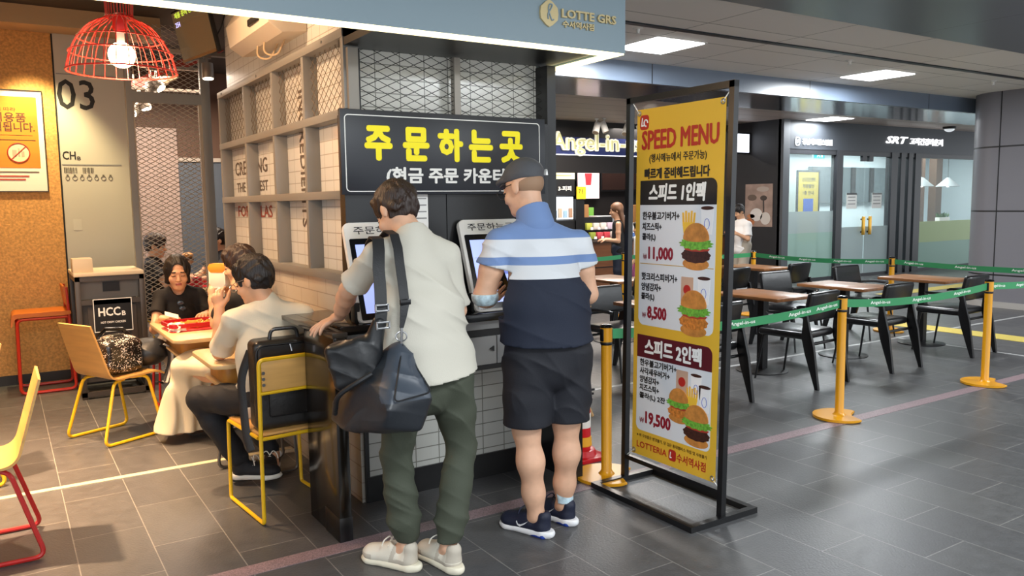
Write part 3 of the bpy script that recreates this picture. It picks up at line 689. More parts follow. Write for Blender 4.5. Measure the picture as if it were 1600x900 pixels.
def fries(cx, cz, w, h):
    for i in range(5): MB().prism([(cx+(i-2)*w*.2-w*.09, cz), (cx+(i-2)*w*.2+w*.09, cz), (cx+(i-2)*w*.24+w*.08, cz+h*(.9+.12*(i % 2))), (cx+(i-2)*w*.24-w*.08, cz+h*(.9+.12*(i % 2)))], YB-.0026, YB-.0005, 'y', M=SH).build('printed_fry', fry, sheet)
    MB().prism([(cx-w*.4, cz-h*.5), (cx+w*.4, cz-h*.5), (cx+w*.5, cz+h*.25), (cx-w*.5, cz+h*.25)], YB-.003, YB-.0005, 'y', M=SH).build('printed_box', mat('print_box', '#f0c23c', .5), sheet)
cup(.225, 1.50, .085, .13); fries(.10, 1.475, .085, .075); burger(.155, 1.375, .215, patty)
cup(.215, 1.15, .085, .13); pr(.085, .13, .10, 1.15, mat('print_bag', '#c9a58d', .5), 2, .004, name='printed_bag'); blob(.10, 1.15, .05, .05, bred, 4, 'printed_mark'); burger(.15, 1.035, .215, fried)
pr(.085, .14, .08, .655, mat('print_bag', '#c9a58d', .5), 2, .004, name='printed_bag'); blob(.08, .665, .05, .05, bred, 4, 'printed_mark'); cup(.18, .655, .075, .12); cup(.24, .60, .08, .13); fries(.155, .58, .075, .07)
burger(.06, .535, .17, fried); burger(.19, .455, .20, patty)
for x, z in ((-.285, 2.07), (.308, 2.07), (-.285, .21), (.308, .21)):
    MB().tube([(x+.012*math.cos(t), YB-.003, z+.012*math.sin(t)) for t in [k*math.pi/6 for k in range(12)]], .003, 5, closed=True).xf(SH).build('grommet', steel, sheet)
    MB().cyl((x, YB-.004, z), (x+(.05 if x > 0 else -.075), -.0, z+(.07 if z > 1 else -.055)), .003, seg=6).xf(SH).build('tie_cord', wprint, sheet)

# ------------------------------------------------------------------ stanchions and belts
yel = mat('stanchion_yellow', '#e09c10', .3, spec=.6); beltm = mat('green_belt', '#2f8a55', .55)
def stanchion_proto(name):
    t = thing(name, '', 'stanchion')
    P = []
    for k in range(40):
        a = 2*math.pi*k/40; P.append((.185*math.cos(a), .185*math.sin(a)))
    # one side is bitten out so that stands nest
    P = [p for p in P if (p[0]-.16)**2+(p[1]+.16)**2 > .15**2]
    i0 = max(range(len(P)), key=lambda i: (P[i][0]-P[i-1][0])**2+(P[i][1]-P[i-1][1])**2)
    P = P[i0:]+P[:i0]
    a0 = math.atan2(P[-1][1]+.16, P[-1][0]-.16); a1 = math.atan2(P[0][1]+.16, P[0][0]-.16)
    if a0 < 0: a0 += 2*math.pi
    if a1 < 0: a1 += 2*math.pi
    arc = [(.16+.15*math.cos(a0+(a1-a0)*k/9), -.16+.15*math.sin(a0+(a1-a0)*k/9)) for k in range(1, 9)]
    MB().prism(P+arc, .004, .022, bev=.006).build('base', yel, t)
    MB().lathe([(.05, .02), (.038, .032), (.031, .045), (.031, .79), (.031, .79)], seg=24).build('pole', yel, t)
    MB().lathe([(.033, .785), (.035, .788), (.035, .80), (.033, .803)]).build('collar', black, t)
    h = MB().lathe([(.031, .80), (.034, .803), (.034, .885), (.031, .888)]).build('head', yel, t)
    for a in range(3):
        M = Matrix.Rotation(R(90*a), 4, 'Z')
        MB().box(.025, -.014, .808, .037, .014, .878, .002, M=M).build('belt_slot', black, h)
    MB().lathe([(.036, .886), (.037, .892), (.030, .902), (.012, .905)]).build('cap', blackg, t)
    return t
def belt(owner, a, b, words, z=.845, sag=.03, w=.058):
    """belt from a to b in world space, parented to the post it is pulled from"""
    a, b = Vector(a), Vector(b); n = 16; L = (b-a).length; u = (b-a)/L; nrm = Vector((u.y, -u.x, 0))
    Mi = Matrix.Rotation(-owner.rotation_euler.z, 4, 'Z') @ Matrix.Translation(-owner.location)
    bm = MB(); pts = []
    for i in range(n+1):
        t = i/n; p = a.lerp(b, t); p.z = z-sag*4*t*(1-t); pts.append(p)
    rows = [[bm.bm.verts.new(Mi @ (p+nrm*s+Vector((0, 0, dz)))) for s, dz in ((.001, -w/2), (.001, w/2), (-.001, w/2), (-.001, -w/2))] for p in pts]
    for A, B in zip(rows, rows[1:]):
        for k in range(4): bm.bm.faces.new((A[k], A[(k+1) % 4], B[(k+1) % 4], B[k]))
    bm.bm.faces.new(rows[0]); bm.bm.faces.new(list(reversed(rows[-1])))
    o = bm.build('belt', beltm, owner)
    for t in words:
        p = a.lerp(b, t); p.z = z-sag*4*t*(1-t); d = math.atan2(u.y, u.x)
        sl_ = math.atan(-sag*4*(1-2*t)/L)
        q = Mi @ Matrix.Translation(p+nrm*.0016) @ Matrix.Rotation(d, 4, 'Z') @ Matrix.Rotation(-sl_, 4, 'Y')
        text('Angel-in-us', .24, .032, wprint, o, (0, 0, 0), M=q, bold=.012, ext=.0003)
st0 = stanchion_proto('stanchion'); st0.location = (2.905, 3.56, 0); st0['label'] = 'yellow stanchion at the corner between the kiosk and the banner stand'
GS = 'yellow belt stanchions'; st0['group'] = GS
st1 = dup(st0, (5.13, 3.592, 0), 0, 'yellow stanchion standing alone on the pink stone strip in front of the cafe tables', GS)
st2 = dup(st0, (7.076, 3.55, 0), 0, 'yellow stanchion nearest the grey pillar on the pink stone strip', GS)
st3 = dup(st0, (9.02, 5.66, 0), 0, 'far yellow stanchion behind a cafe table, in line with the clinic mullions', GS)
st4 = dup(st0, (8.83, 7.6, 0), 0, 'far yellow stanchion in front of the coffee poster wall', GS)
st5 = dup(st0, (7.28, 8.54, 0), 0, 'far yellow stanchion in front of the cafe counter', GS)
st6 = dup(st0, (8.95, 3.55, 0), 0, 'yellow stanchion at the outer corner past the pillar end of the belts', GS)
belt(st1, (2.94, 3.56, 0), (5.10, 3.592, 0), (.06, .63, .80, .9) and (.52, .79, .93), sag=.045)
belt(st2, (5.165, 3.592, 0), (7.045, 3.55, 0), (.22, .5, .8), sag=.04)
belt(st2, (7.11, 3.55, 0), (8.91, 3.55, 0), (.06, .3, .6, .9), sag=.03)
belt(st4, (8.83, 7.57, 0), (9.02, 5.69, 0), (.18, .42, .68, .9), sag=.03)
belt(st3, (9.02, 5.63, 0), (8.95, 3.59, 0), (.12, .42, .72, .95), sag=.02)
belt(st5, (7.31, 8.52, 0), (8.80, 7.62, 0), (.3, .7), sag=.03)
belt(st5, (5.4, 8.9, 0), (7.25, 8.54, 0), (.6,), sag=.03)

# ------------------------------------------------------------------ cafe armchairs and tables
vin = mat('black_vinyl', '#141416', .28, bump=.12, bscale=14, spec=.6); bwood = mat('black_lacquer_wood', '#101012', .35)
def armchair_proto():
    t = thing('armchair', '', 'chair')
    MB().box(-.235, -.22, .405, .235, .25, .475, .03, seg=4).build('seat', vin, t)
    b = MB().box(-.225, -.03, -.13, .225, .03, .13, .026, seg=4)
    for v in b.bm.verts: v.co.y -= .06*(v.co.x/.225)**2*-1*.5
    b.xf(Matrix.Translation((0, -.255, .68)) @ Matrix.Rotation(R(12), 4, 'X')); b.build('backrest', vin, t)
    for s in (-1, 1):
        P = [(-.37, 0), (-.335, 0), (-.235, .30), (-.20, .43), (-.215, .62), (-.25, .62), (-.29, .45), (-.315, .36)]
        MB().prism(P, s*.245-.014, s*.245+.014, 'x', bev=.004).build('rear_leg', bwood, t)
        MB().cyl((s*.2, .20, .42), (s*.225, .27, 0), .012, .009, 10).build('front_leg', bwood, t)
        MB().tube(fillet([(s*.245, -.25, .60), (s*.262, -.05, .625), (s*.25, .13, .62), (s*.225, .15, .61)], .05), .012, 8, flat=(.006, .02)).build('armrest', bwood, t)
    MB().cyl((-.24, -.225, .36), (.24, -.225, .36), .013).build('stretcher', bwood, t); MB().cyl((-.2, .205, .40), (.2, .205, .40), .010).build('stretcher', bwood, t)
    return t
ac0 = armchair_proto(); GC = 'black cafe armchairs'; ac0['group'] = GC
ac0.location = (5.93, 4.60, 0); ac0['label'] = 'black armchair just behind the middle stanchion and its belt'; ac0.rotation_euler.z = R(6)
for x, y, a, lb in ((4.70, 4.60, 4, 'black armchair partly hidden behind the banner stand on its pillar side'),
                    (7.05, 4.60, 2, 'black armchair in the row between the two stanchions on the pink strip'),
                    (8.35, 4.57, 3, 'black armchair right behind the stanchion nearest the pillar'),
                    (7.22, 5.68, 176, 'black armchair with a shiny back facing the camera across a table, nearest the banner'),
                    (8.50, 5.68, 178, 'black armchair with a shiny back seen between two table tops before the clinic door'),
                    (4.80, 5.68, 182, 'black armchair with a glossy back seen left of the banner behind a stanchion'),
                    (8.42, 6.78, 5, 'black armchair in the second row under the coffee poster'),
                    (5.85, 6.60, -8, 'black armchair beside the light wooden chair in front of the cafe counter'),
                    (7.30, 6.78, 4, 'black armchair in the second row seen just behind the banner edge')):
    dup(ac0, (x, y, 0), R(a), lb, GC)
wood = mat('walnut_top', '#8a5a35', .3, var=.3, vscale=3, stretch=(8, 1, 1), spec=.6)
def table_proto():
    t = thing('cafe_table', '', 'table')
    MB().box(-.27, -.38, .70, .27, .38, .73, .004).build('tabletop', wood, t)
    MB().box(-.035, -.035, .02, .035, .035, .69).box(-.15, -.15, .685, .15, .15, .70).build('pedestal', bwood, t)
    MB().lathe([(.24, 0), (.24, .008), (.2, .016), (.04, .022)], seg=32).build('base', bwood, t)
    return t
ct0 = table_proto(); GT = 'wooden cafe tables'; ct0['group'] = GT; ct0.location = (6.0, 5.04, 0); ct0['label'] = 'walnut-topped table nearest the banner, behind the middle stanchion'
for x, y, lb in ((7.26, 5.06, 'walnut-topped table in the middle of the front row of cafe tables'), (8.54, 4.98, 'walnut-topped table at the pillar end of the front row'),
                 (4.78, 5.05, 'walnut-topped table behind the banner stand'), (8.4, 7.22, 'walnut-topped table in the back row below the coffee poster'), (5.95, 7.15, 'walnut-topped table in front of the cafe counter')):
    dup(ct0, (x, y, 0), R(1), lb, GT)
# bentwood chair behind the kiosk
lw = mat('pale_beech', '#c79a62', .4, var=.12, vscale=4, stretch=(1, 1, .2))
wc = thing('wooden_chair', 'pale wooden chair half hidden behind the kiosk end panel', 'chair', (3.52, 4.96, 0), R(62))
MB().prism(rrect(.42, .42, .08), .43, .46, bev=.006).build('seat', lw, wc)
for s in (-1, 1):
    MB().tube(fillet([(s*.19, -.27, 0), (s*.18, -.17, .25), (s*.17, -.17, .45), (s*.19, -.25, .84)], .15, 5), .016, 8).build('rear_leg', lw, wc)
    MB().cyl((s*.17, .16, .43), (s*.19, .2, 0), .018, .012).build('front_leg', lw, wc)
bb = MB().box(-.20, -.012, -.065, .20, .012, .065, .01)
for v in bb.bm.verts: v.co.y += 1.2*v.co.x**2-.04
bb.xf(Matrix.Translation((0, -.235, .78))).build('backrest', lw, wc)
# fire extinguisher
ex = thing('fire_extinguisher', 'red fire extinguisher on a red plastic foot beside the kiosk end panel', 'fire extinguisher', (3.005, 3.93, 0))
rr = mat('extinguisher_red', '#c1121c', .28)
MB().lathe([(.056, .055), (.058, .07), (.058, .30), (.050, .335), (.03, .36), (.018, .37)], seg=28).build('cylinder', rr, ex)
MB().prism(rrect(.25, .25, .05), 0, .025, bev=.005).lathe([(.095, .025), (.085, .06), (.07, .065)], seg=28).build('foot', rr, ex)
MB().lathe([(.0585, .20), (.0592, .202), (.0592, .29), (.0585, .292)], seg=28).build('label_band', mat('extinguisher_label', '#e6e2da', .5), ex)
MB().lathe([(.0590, .08), (.066, .085), (.062, .14), (.0590, .142)], seg=28).build('yellow_band', mat('extinguisher_yellow', '#e0a01a', .5), ex)
MB().cyl((0, 0, .36), (0, 0, .40), .015).box(-.018, -.013, .395, .09, .013, .408).box(-.018, -.01, .42, .10, .01, .433).build('valve_lever', black, ex)

# ------------------------------------------------------------------ ceiling lights, sprinklers, camera dome
def clight(x, y, z, lb, s=.6):
    t = thing('ceiling_light', lb, 'ceiling light', (x, y, z), 0, 'square ceiling light panels')
    MB().box(-s/2-.02, -s/2-.02, -.004, s/2+.02, s/2+.02, 0).build('frame', white, t)
    MB().box(-s/2, -s/2, -.012, s/2, s/2, -.004).build('diffuser', mat('panel_glow', '#fbfdff', .5, emit=6), t)
clight(5.5, 5.93, 3.1, 'bright square ceiling light beside the end of the blue-grey fascia')
clight(9.18, 6.04, 3.1, 'bright square ceiling light over the cafe tables near the pillar')
clight(13.3, 9.7, 3.1, 'ceiling light seen flat above the clinic fascia')
def sprinkler(x, y, lb, s=1., z=3.1):
    t = tag(MB().lathe([(.045, 0), (.045, -.006), (.02, -.01), (.012, -.04), (.022, -.045), (.02, -.05)][::-1], (0, 0, 0), 16).xf(Matrix.Scale(s, 4)).build('sprinkler', white, loc=(x, y, z)), lb, 'sprinkler', 'ceiling sprinklers')
sprinkler(4.8, 5.447, 'small sprinkler in the ceiling above the near square light'); sprinkler(7.92, 5.545, 'small sprinkler in the ceiling above the far square light')
sprinkler(9.0, 9.9, 'flared white sprinkler hanging from the cafe ceiling over the blue sign', 2.4); sprinkler(11.05, 5.62, 'tiny sprinkler in the ceiling beside the pillar top')
dm = thing('dome_camera', 'small dome camera above the clinic sign at the pillar', 'camera', (17.2, 9.6, 3.1))
MB().lathe([(.13, 0), (.13, -.04), (.10, -.05)][::-1], seg=24).build('housing', black, dm); MB().ell((0, 0, -.05), (.10, .10, .06)).build('dome', mat('dome_white', '#e8eef2', .2, emit=.5), dm)

# ------------------------------------------------------------------ cafe behind
sg = thing('cafe_sign', 'navy cafe sign band with glowing white Angel-in-us letters over the counter', 'sign', (9.9, 12.0, 2.5))
MB().box(-1.9, 0, -.03, 2.2, .08, .30).build('band', mat('navy_sign', '#27336e', .45), sg); MB().box(-1.9, .03, -.35, 2.2, .08, -.03).box(-1.9, .03, .30, 2.2, .08, .6).build('hanger_board', mat('cafe_black2', '#1e1b1b', .5), sg)
text('Angel-in-us', 2.2, .44, mat('glow_letter', '#fffdf0', .5, emit=.35, ecol='#fff6cf'), sg, (-.33, -.02, .17), bold=.035, ext=.03)
text('Angel-in-us', 2.12, .38, mat('letter_face', '#d9d7a0', .5, emit=.25), sg, (-.33, -.055, .17), bold=0, ext=.004)
MB().box(-1.9, -.005, -.03, 2.2, 0, -.015).build('lit_edge', mat('soft_led', '#f5f4ff', .5, emit=1.5), sg)
def screen(x0, x1, z0, z1, y, m, lb, name='menu_screen'):
    t = thing(name, lb, 'screen', ((x0+x1)/2, y, z0))
    MB().box(-(x1-x0)/2-.03, 0, -.03, (x1-x0)/2+.03, .05, z1-z0+.03).build('casing', black, t)
    return t, MB().box(-(x1-x0)/2, -.006, 0, (x1-x0)/2, .0, z1-z0).build('screen', m, t)
t, s_ = screen(9.46, 10.02, 2.08, 2.48, 13.3, mat('menu_glow', '#fff3b8', .4, emit=.9), 'glowing cream menu screen beside the kiosk end panel in the cafe')
for i in range(4): MB().box(-.24+i*.01, -.009, .06+i*.09, .2, -.006, .08+i*.09).build('menu_line', mat('menu_grey', '#c8b27a', .5, emit=.7), s_)
t, s_ = screen(10.10, 10.66, 1.68, 2.46, 13.3, mat('poster_glow', '#f4dfe0', .4, emit=.6), 'glowing pink-white drink poster screen in the cafe', 'poster_screen')
MB().prism([(-.07, .28), (.06, .28), (.09, .52), (-.1, .52)], -.012, -.006, 'y').build('drink_picture', mat('drink_red', '#c03038', .5, emit=.4), s_)
MB().prism([(-.25, .10), (.25, .12), (.22, .2), (-.2, .22)], -.012, -.006, 'y').build('plate_picture', mat('plate_pale', '#e8c9c4', .5, emit=.5), s_)
t, s_ = screen(10.74, 11.69, 1.86, 2.46, 13.3, mat('tv_off', '#2a1d1a', .2, emit=.0), 'switched-off dark television on the cafe back wall beside the banner', 'television')
t, s_ = screen(11.78, 12.36, 2.52, 2.87, 10.8, mat('white_screen', '#eef4ff', .4, emit=1.6), 'small white lit screen high on the wall just right of the banner')
wd = mat('counter_wood', '#6b4227', .4, var=.2, vscale=3, stretch=(1, 1, 6))
ccn = thing('cafe_counter', 'brown wood cafe counter with a dark top behind the tables', 'counter', (10.2, 11.0, 0))
MB().box(-1.65, 0, .08, 1.8, .7, .90).build('front', wd, ccn); MB().box(-1.65, .03, 0, 1.8, .7, .08).build('kick', black, ccn)
MB().box(-1.68, -.03, .90, 1.83, .72, .94, .004).build('worktop', mat('counter_top', '#3a2b22', .3), ccn); MB().box(-1.65, -.006, .46, 1.8, 0, .475).build('groove', black, ccn)
fr = thing('display_fridge', 'black display cabinet with a lit sign and glass front at the kiosk edge', 'display fridge', (8.04, 11.0, 0))
MB().box(-.28, 0, 0, .25, .6, 1.30).box(-.28, 0, 1.72, .25, .6, 1.99).box(-.28, .55, 1.3, .25, .6, 1.72).build('cabinet', black, fr)
MB().box(-.26, .02, 1.32, .23, .54, 1.70).build('lit_glass', mat('fridge_glow', '#dfe9f2', .2, emit=.8), fr); text('3-피피', .27, .08, mat('glow_letter', '#fffdf0'), fr, (.04, -.004, 1.84), bold=.02)
for i in range(4): MB().box(-.2+i*.11, -.006, 1.35, -.13+i*.11, .02, 1.47+.04*(i % 2)).build('product', mat('product_%d' % i, ['#7aa0c8', '#c8b49a', '#9fc0d8', '#b08a70'][i], .5), fr)
yp = thing('notice_post', 'black post with a yellow notice on top beside the cafe display cabinet', 'notice stand', (8.39, 10.98, 0))
MB().box(-.09, 0, 0, .09, .06, 1.66).build('post', black, yp); MB().box(-.08, -.02, 1.66, .11, .0, 1.87).build('notice', mat('notice_yellow', '#f0c21e', .5, emit=.2), yp)
text('7ㅓ', .09, .09, bk, yp, (.0, -.021, 1.79), bold=.02)
sh = thing('display_rack', 'low black tiered rack of packets on the cafe counter', 'rack', (9.0, 11.06, .94))
for k in range(2): MB().box(-.32, .10*k, .16*k, .35, .10*k+.14, .16*k+.02).build('shelf', black, sh)
MB().box(-.32, .22, 0, .35, .24, .40).build('back_panel', black, sh)
cols = ['#b5b84a', '#d8cfc4', '#dcd4ca', '#cbb9c9', '#8f9b3a', '#c34a52', '#c7404a', '#ded6cf']
names = ['olive tin', 'cream packet with a brown dot', 'cream packet', 'lilac packet', 'olive box', 'red box', 'dark red box', 'white box']
for i in range(8):
    k = 1-i//4; x = -.25+(i % 4)*.16
    tag(MB().box(-.06, 0, 0, .06, .06, .12, .008).build('packet', mat('packet_%d' % i, cols[i], .5), loc=(9.0+x, 11.08+.10*k, .96+.16*k)), names[i]+(' on the upper tier of the cafe counter rack' if k else ' on the lower tier of the cafe counter rack'), 'packet', 'packets on the cafe counter rack')
    if i < 6: tag(MB().box(-.03, 0, 0, .03, .004, .05).build('price_card', wprint, loc=(9.0+x+.05, 11.075+.10*k, .955+.16*k)), 'small white price card in front of the '+names[i], 'price card', 'price cards on the rack')
cm = thing('coffee_machine', 'pale grey coffee machine on the cafe back counter', 'coffee machine', (10.1, 12.2, .94))
MB().box(-.36, 0, 0, .4, .45, .40, .03).build('body', mat('machine_grey', '#b8bcc0', .3, .3), cm); MB().box(-.3, -.05, .05, .3, 0, .12).build('drip_tray', black, cm)
MB().box(-.7, 0, -.94, 1.6, .6, 0).build('back_unit', wd, cm)
for x, y, z, w, h, c, lb in ((9.55, 12.35, 1.14, .10, .42, '#b98552', 'tall kraft paper bag behind the cafe counter'), (9.95, 12.70, 1.14, .10, .36, '#79b84a', 'green box behind the cafe counter'), (11.0, 12.35, 1.14, .22, .40, '#a8743f', 'brown wooden box against the cafe wall')):
    tag(MB().box(-w, 0, -.2, w, .15, h, .01).build('stored_box', mat('stored_%s' % c[1:], c, .6), loc=(x, y, z)), lb, 'box')
for x, z, a, lb in ((9.06, 2.83, -.5, 'first white spotlight over the navy cafe sign, nearest the kiosk'), (9.3, 2.85, .2, 'second white spotlight over the navy cafe sign'), (9.74, 2.83, -.6, 'third white spotlight over the navy cafe sign, tilted'), (10.15, 2.82, .1, 'white spotlight over the navy cafe sign nearest the banner')):
    spot_thing('cafe_spotlight', (x, 11.4, z), (a, -.3, -.9), lb, .06, .2, .26, 'white spotlights in the cafe', mat('spot_white', '#dcdad6', .4), mat('spot_off', '#8a7a66', .4))
cp = thing('coffee_poster', 'framed coffee photograph with white cups on the dark side wall', 'poster', (12.418, 10.58, 1.09), R(-90))
MB().box(-.33, -.012, 0, .33, 0, .82).build('print', mat('poster_sepia', '#a48c80', .5, var=.3, vscale=4), cp)
for x, z, w, h, c in ((-.05, .23, .30, .25, '#ded8d2'), (.17, .16, .24, .24, '#d4ccc4'), (-.2, .09, .22, .14, '#b5714a'), (-.18, .2, .2, .08, '#c08058'), (.12, .55, .16, .10, '#4a3f3a'), (-.16, .56, .22, .12, '#6a5a50'), (.1, .72, .3, .1, '#b9aaa0')):
    MB().prism([(x+w/2*math.cos(t), z+h/2*math.sin(t)) for t in [k*math.pi/10 for k in range(20)]], -.016, -.011, 'y').build('picture_shape', mat('sepia_%s' % c[1:], c, .5), cp)
MB().cyl((.13, -.017, .28), (.12, -.017, .52), .015, seg=6).build('picture_pour', mat('sepia_4a3f3a', '#4a3f3a'), cp)
# clinic fittings
glw = mat('clinic_letter', '#f2f6f8', .5, emit=1.0); glw2 = mat('clinic_letter_lit', '#ffffff', .5, emit=1.3)
cs = thing('clinic_sign', 'glowing white SRT clinic lettering on the dark fascia above the clinic', 'sign', (16.8, 10.085, 2.82))
text('SRT', .78, .15, glw2, cs, (-.72, 0, 0), bold=.03, ext=.02, shear=.3); text('고객건강라운지', 1.25, .15, glw2, cs, (.38, 0, -.01), bold=.02, ext=.02)
hs = thing('hospital_sign', 'small white hospital name lettering with a round emblem above the clinic glass', 'sign', (13.35, 10.085, 2.70))
text('강남세브란스병원', .9, .115, glw, hs, (.12, 0, 0), bold=.015, ext=.012); ring(.13, .16, .05, .014, -.47, .0, -.01, 0).build('emblem', glw, hs); text('U', .05, .07, glw, hs, (-.47, -.002, 0), bold=.02)
ex_ = thing('exit_sign', 'teal lit exit sign hanging inside the clinic window', 'exit sign', (14.5, 10.8, 2.44))
MB().box(-.18, 0, 0, .18, .04, .17, .006).cyl((0, .02, .17), (0, .02, .46), .01).build('casing', mat('exit_case', '#b7e6ea', .4, emit=.4), ex_); MB().box(-.165, -.004, .015, .165, 0, .155).build('face', mat('exit_teal', '#37c0c8', .4, emit=1.3), ex_)
MB().prism([(-.09, .03), (-.06, .03), (-.03, .07), (0, .03), (.03, .03), (-.01, .09), (.0, .12), (-.04, .12)], -.008, -.004, 'y').box(.05, -.008, .03, .11, -.004, .14).build('pictogram', glw, ex_)
yb = thing('notice_board', 'tall yellow notice board in a black frame inside the clinic window', 'notice board', (16.55, 12.6, 0))
MB().box(-.42, 0, 0, -.38, .04, 2.3).box(.38, 0, 0, .42, .04, 2.3).box(-.42, 0, 2.26, .42, .04, 2.3).build('frame', black, yb); MB().box(-.38, .01, .6, .38, .03, 2.26).build('sheet', mat('board_yellow', '#b5a02a', .5), yb)
for i, (b_, w_) in enumerate((('건강검진센터', .5), ('직원할인', .42), ('1층 안내', .4))): text(b_, w_, .10, bk, yb, (0, .008, 2.08-i*.16), bold=.015)
MB().box(-.18, .0, 1.3, .18, .01, 1.62).build('blue_panel', mat('board_blue', '#2f4fa0', .5), yb)
for x, y, lb in ((14.65, 1.56, 'white paper notice with a dark heading on the left clinic door'), (15.5, 1.56, 'larger white paper notice on the clinic door beside the mullions')):
    n = tag(MB().box(-.17, 0, -.16, .17, .003, .16).build('door_notice', wprint, loc=(x, 10.118, y)), lb, 'notice')
    MB().box(-.17, -.002, .125, .17, 0, .16).build('heading', mat('grey_print', '#8a8a8a') if x > 15 else anth, n)
    for k in range(3): MB().box(-.12, -.002, .07-k*.07, .12, 0, .085-k*.07).build('print_line', mat('grey_print', '#8a8a8a'), n)
for x, lb in ((18.95, 'white cone pendant lamp inside the clinic, nearer the mullions'), (20.1, 'white cone pendant lamp inside the clinic, beside the pillar')):
    t = thing('pendant_lamp', lb, 'lamp', (x, 11.2, 1.88), 0, 'cone pendant lamps in the clinic')
    MB().lathe([(.03, .22), (.28, .0), (.275, -.005), (.02, .19)][::-1], seg=28).build('shade', mat('clinic_grey', '#a3abb0', .5), t); MB().cyl((0, 0, .2), (0, 0, 1.02), .006, seg=6).build('cord', black, t)
    MB().ell((0, 0, .03), .05).build('bulb', mat('clinic_bulb', '#ffffff', .4, emit=2), t)
pl = thing('potted_plant', 'small green potted plant on the ledge inside the clinic window', 'plant', (19.3, 10.85, 1.03))
MB().box(-.22, -.06, 0, .22, .06, .10, .01).build('pot', white, pl)
lf = MB()
for i in range(40):
    a = random.uniform(0, 6.28); x = random.uniform(-.2, .2); l = random.uniform(.08, .16)
    b_ = Vector((x, random.uniform(-.04, .04), .09)); d = Vector((math.cos(a)*.6, math.sin(a)*.4, 1)).normalized()*l; s_ = d.cross(Vector((0, 0, 1))).normalized()*.022
    lf.quad(b_, b_+d*.5+s_, b_+d, b_+d*.5-s_)
lf.build('foliage', mat('leaf_green', '#3f6b35', .5), pl)
ld = thing('clinic_ledge', 'pale ledge under the plant inside the clinic window', 'ledge', (19.3, 10.85, 0)); MB().box(-1.8, -.1, .0, 2.2, .25, .98).build('front', mat('ledge_pale', '#b9c7c0', .6), ld); MB().box(-1.8, -.12, .98, 2.2, .26, 1.03).build('top', white, ld)

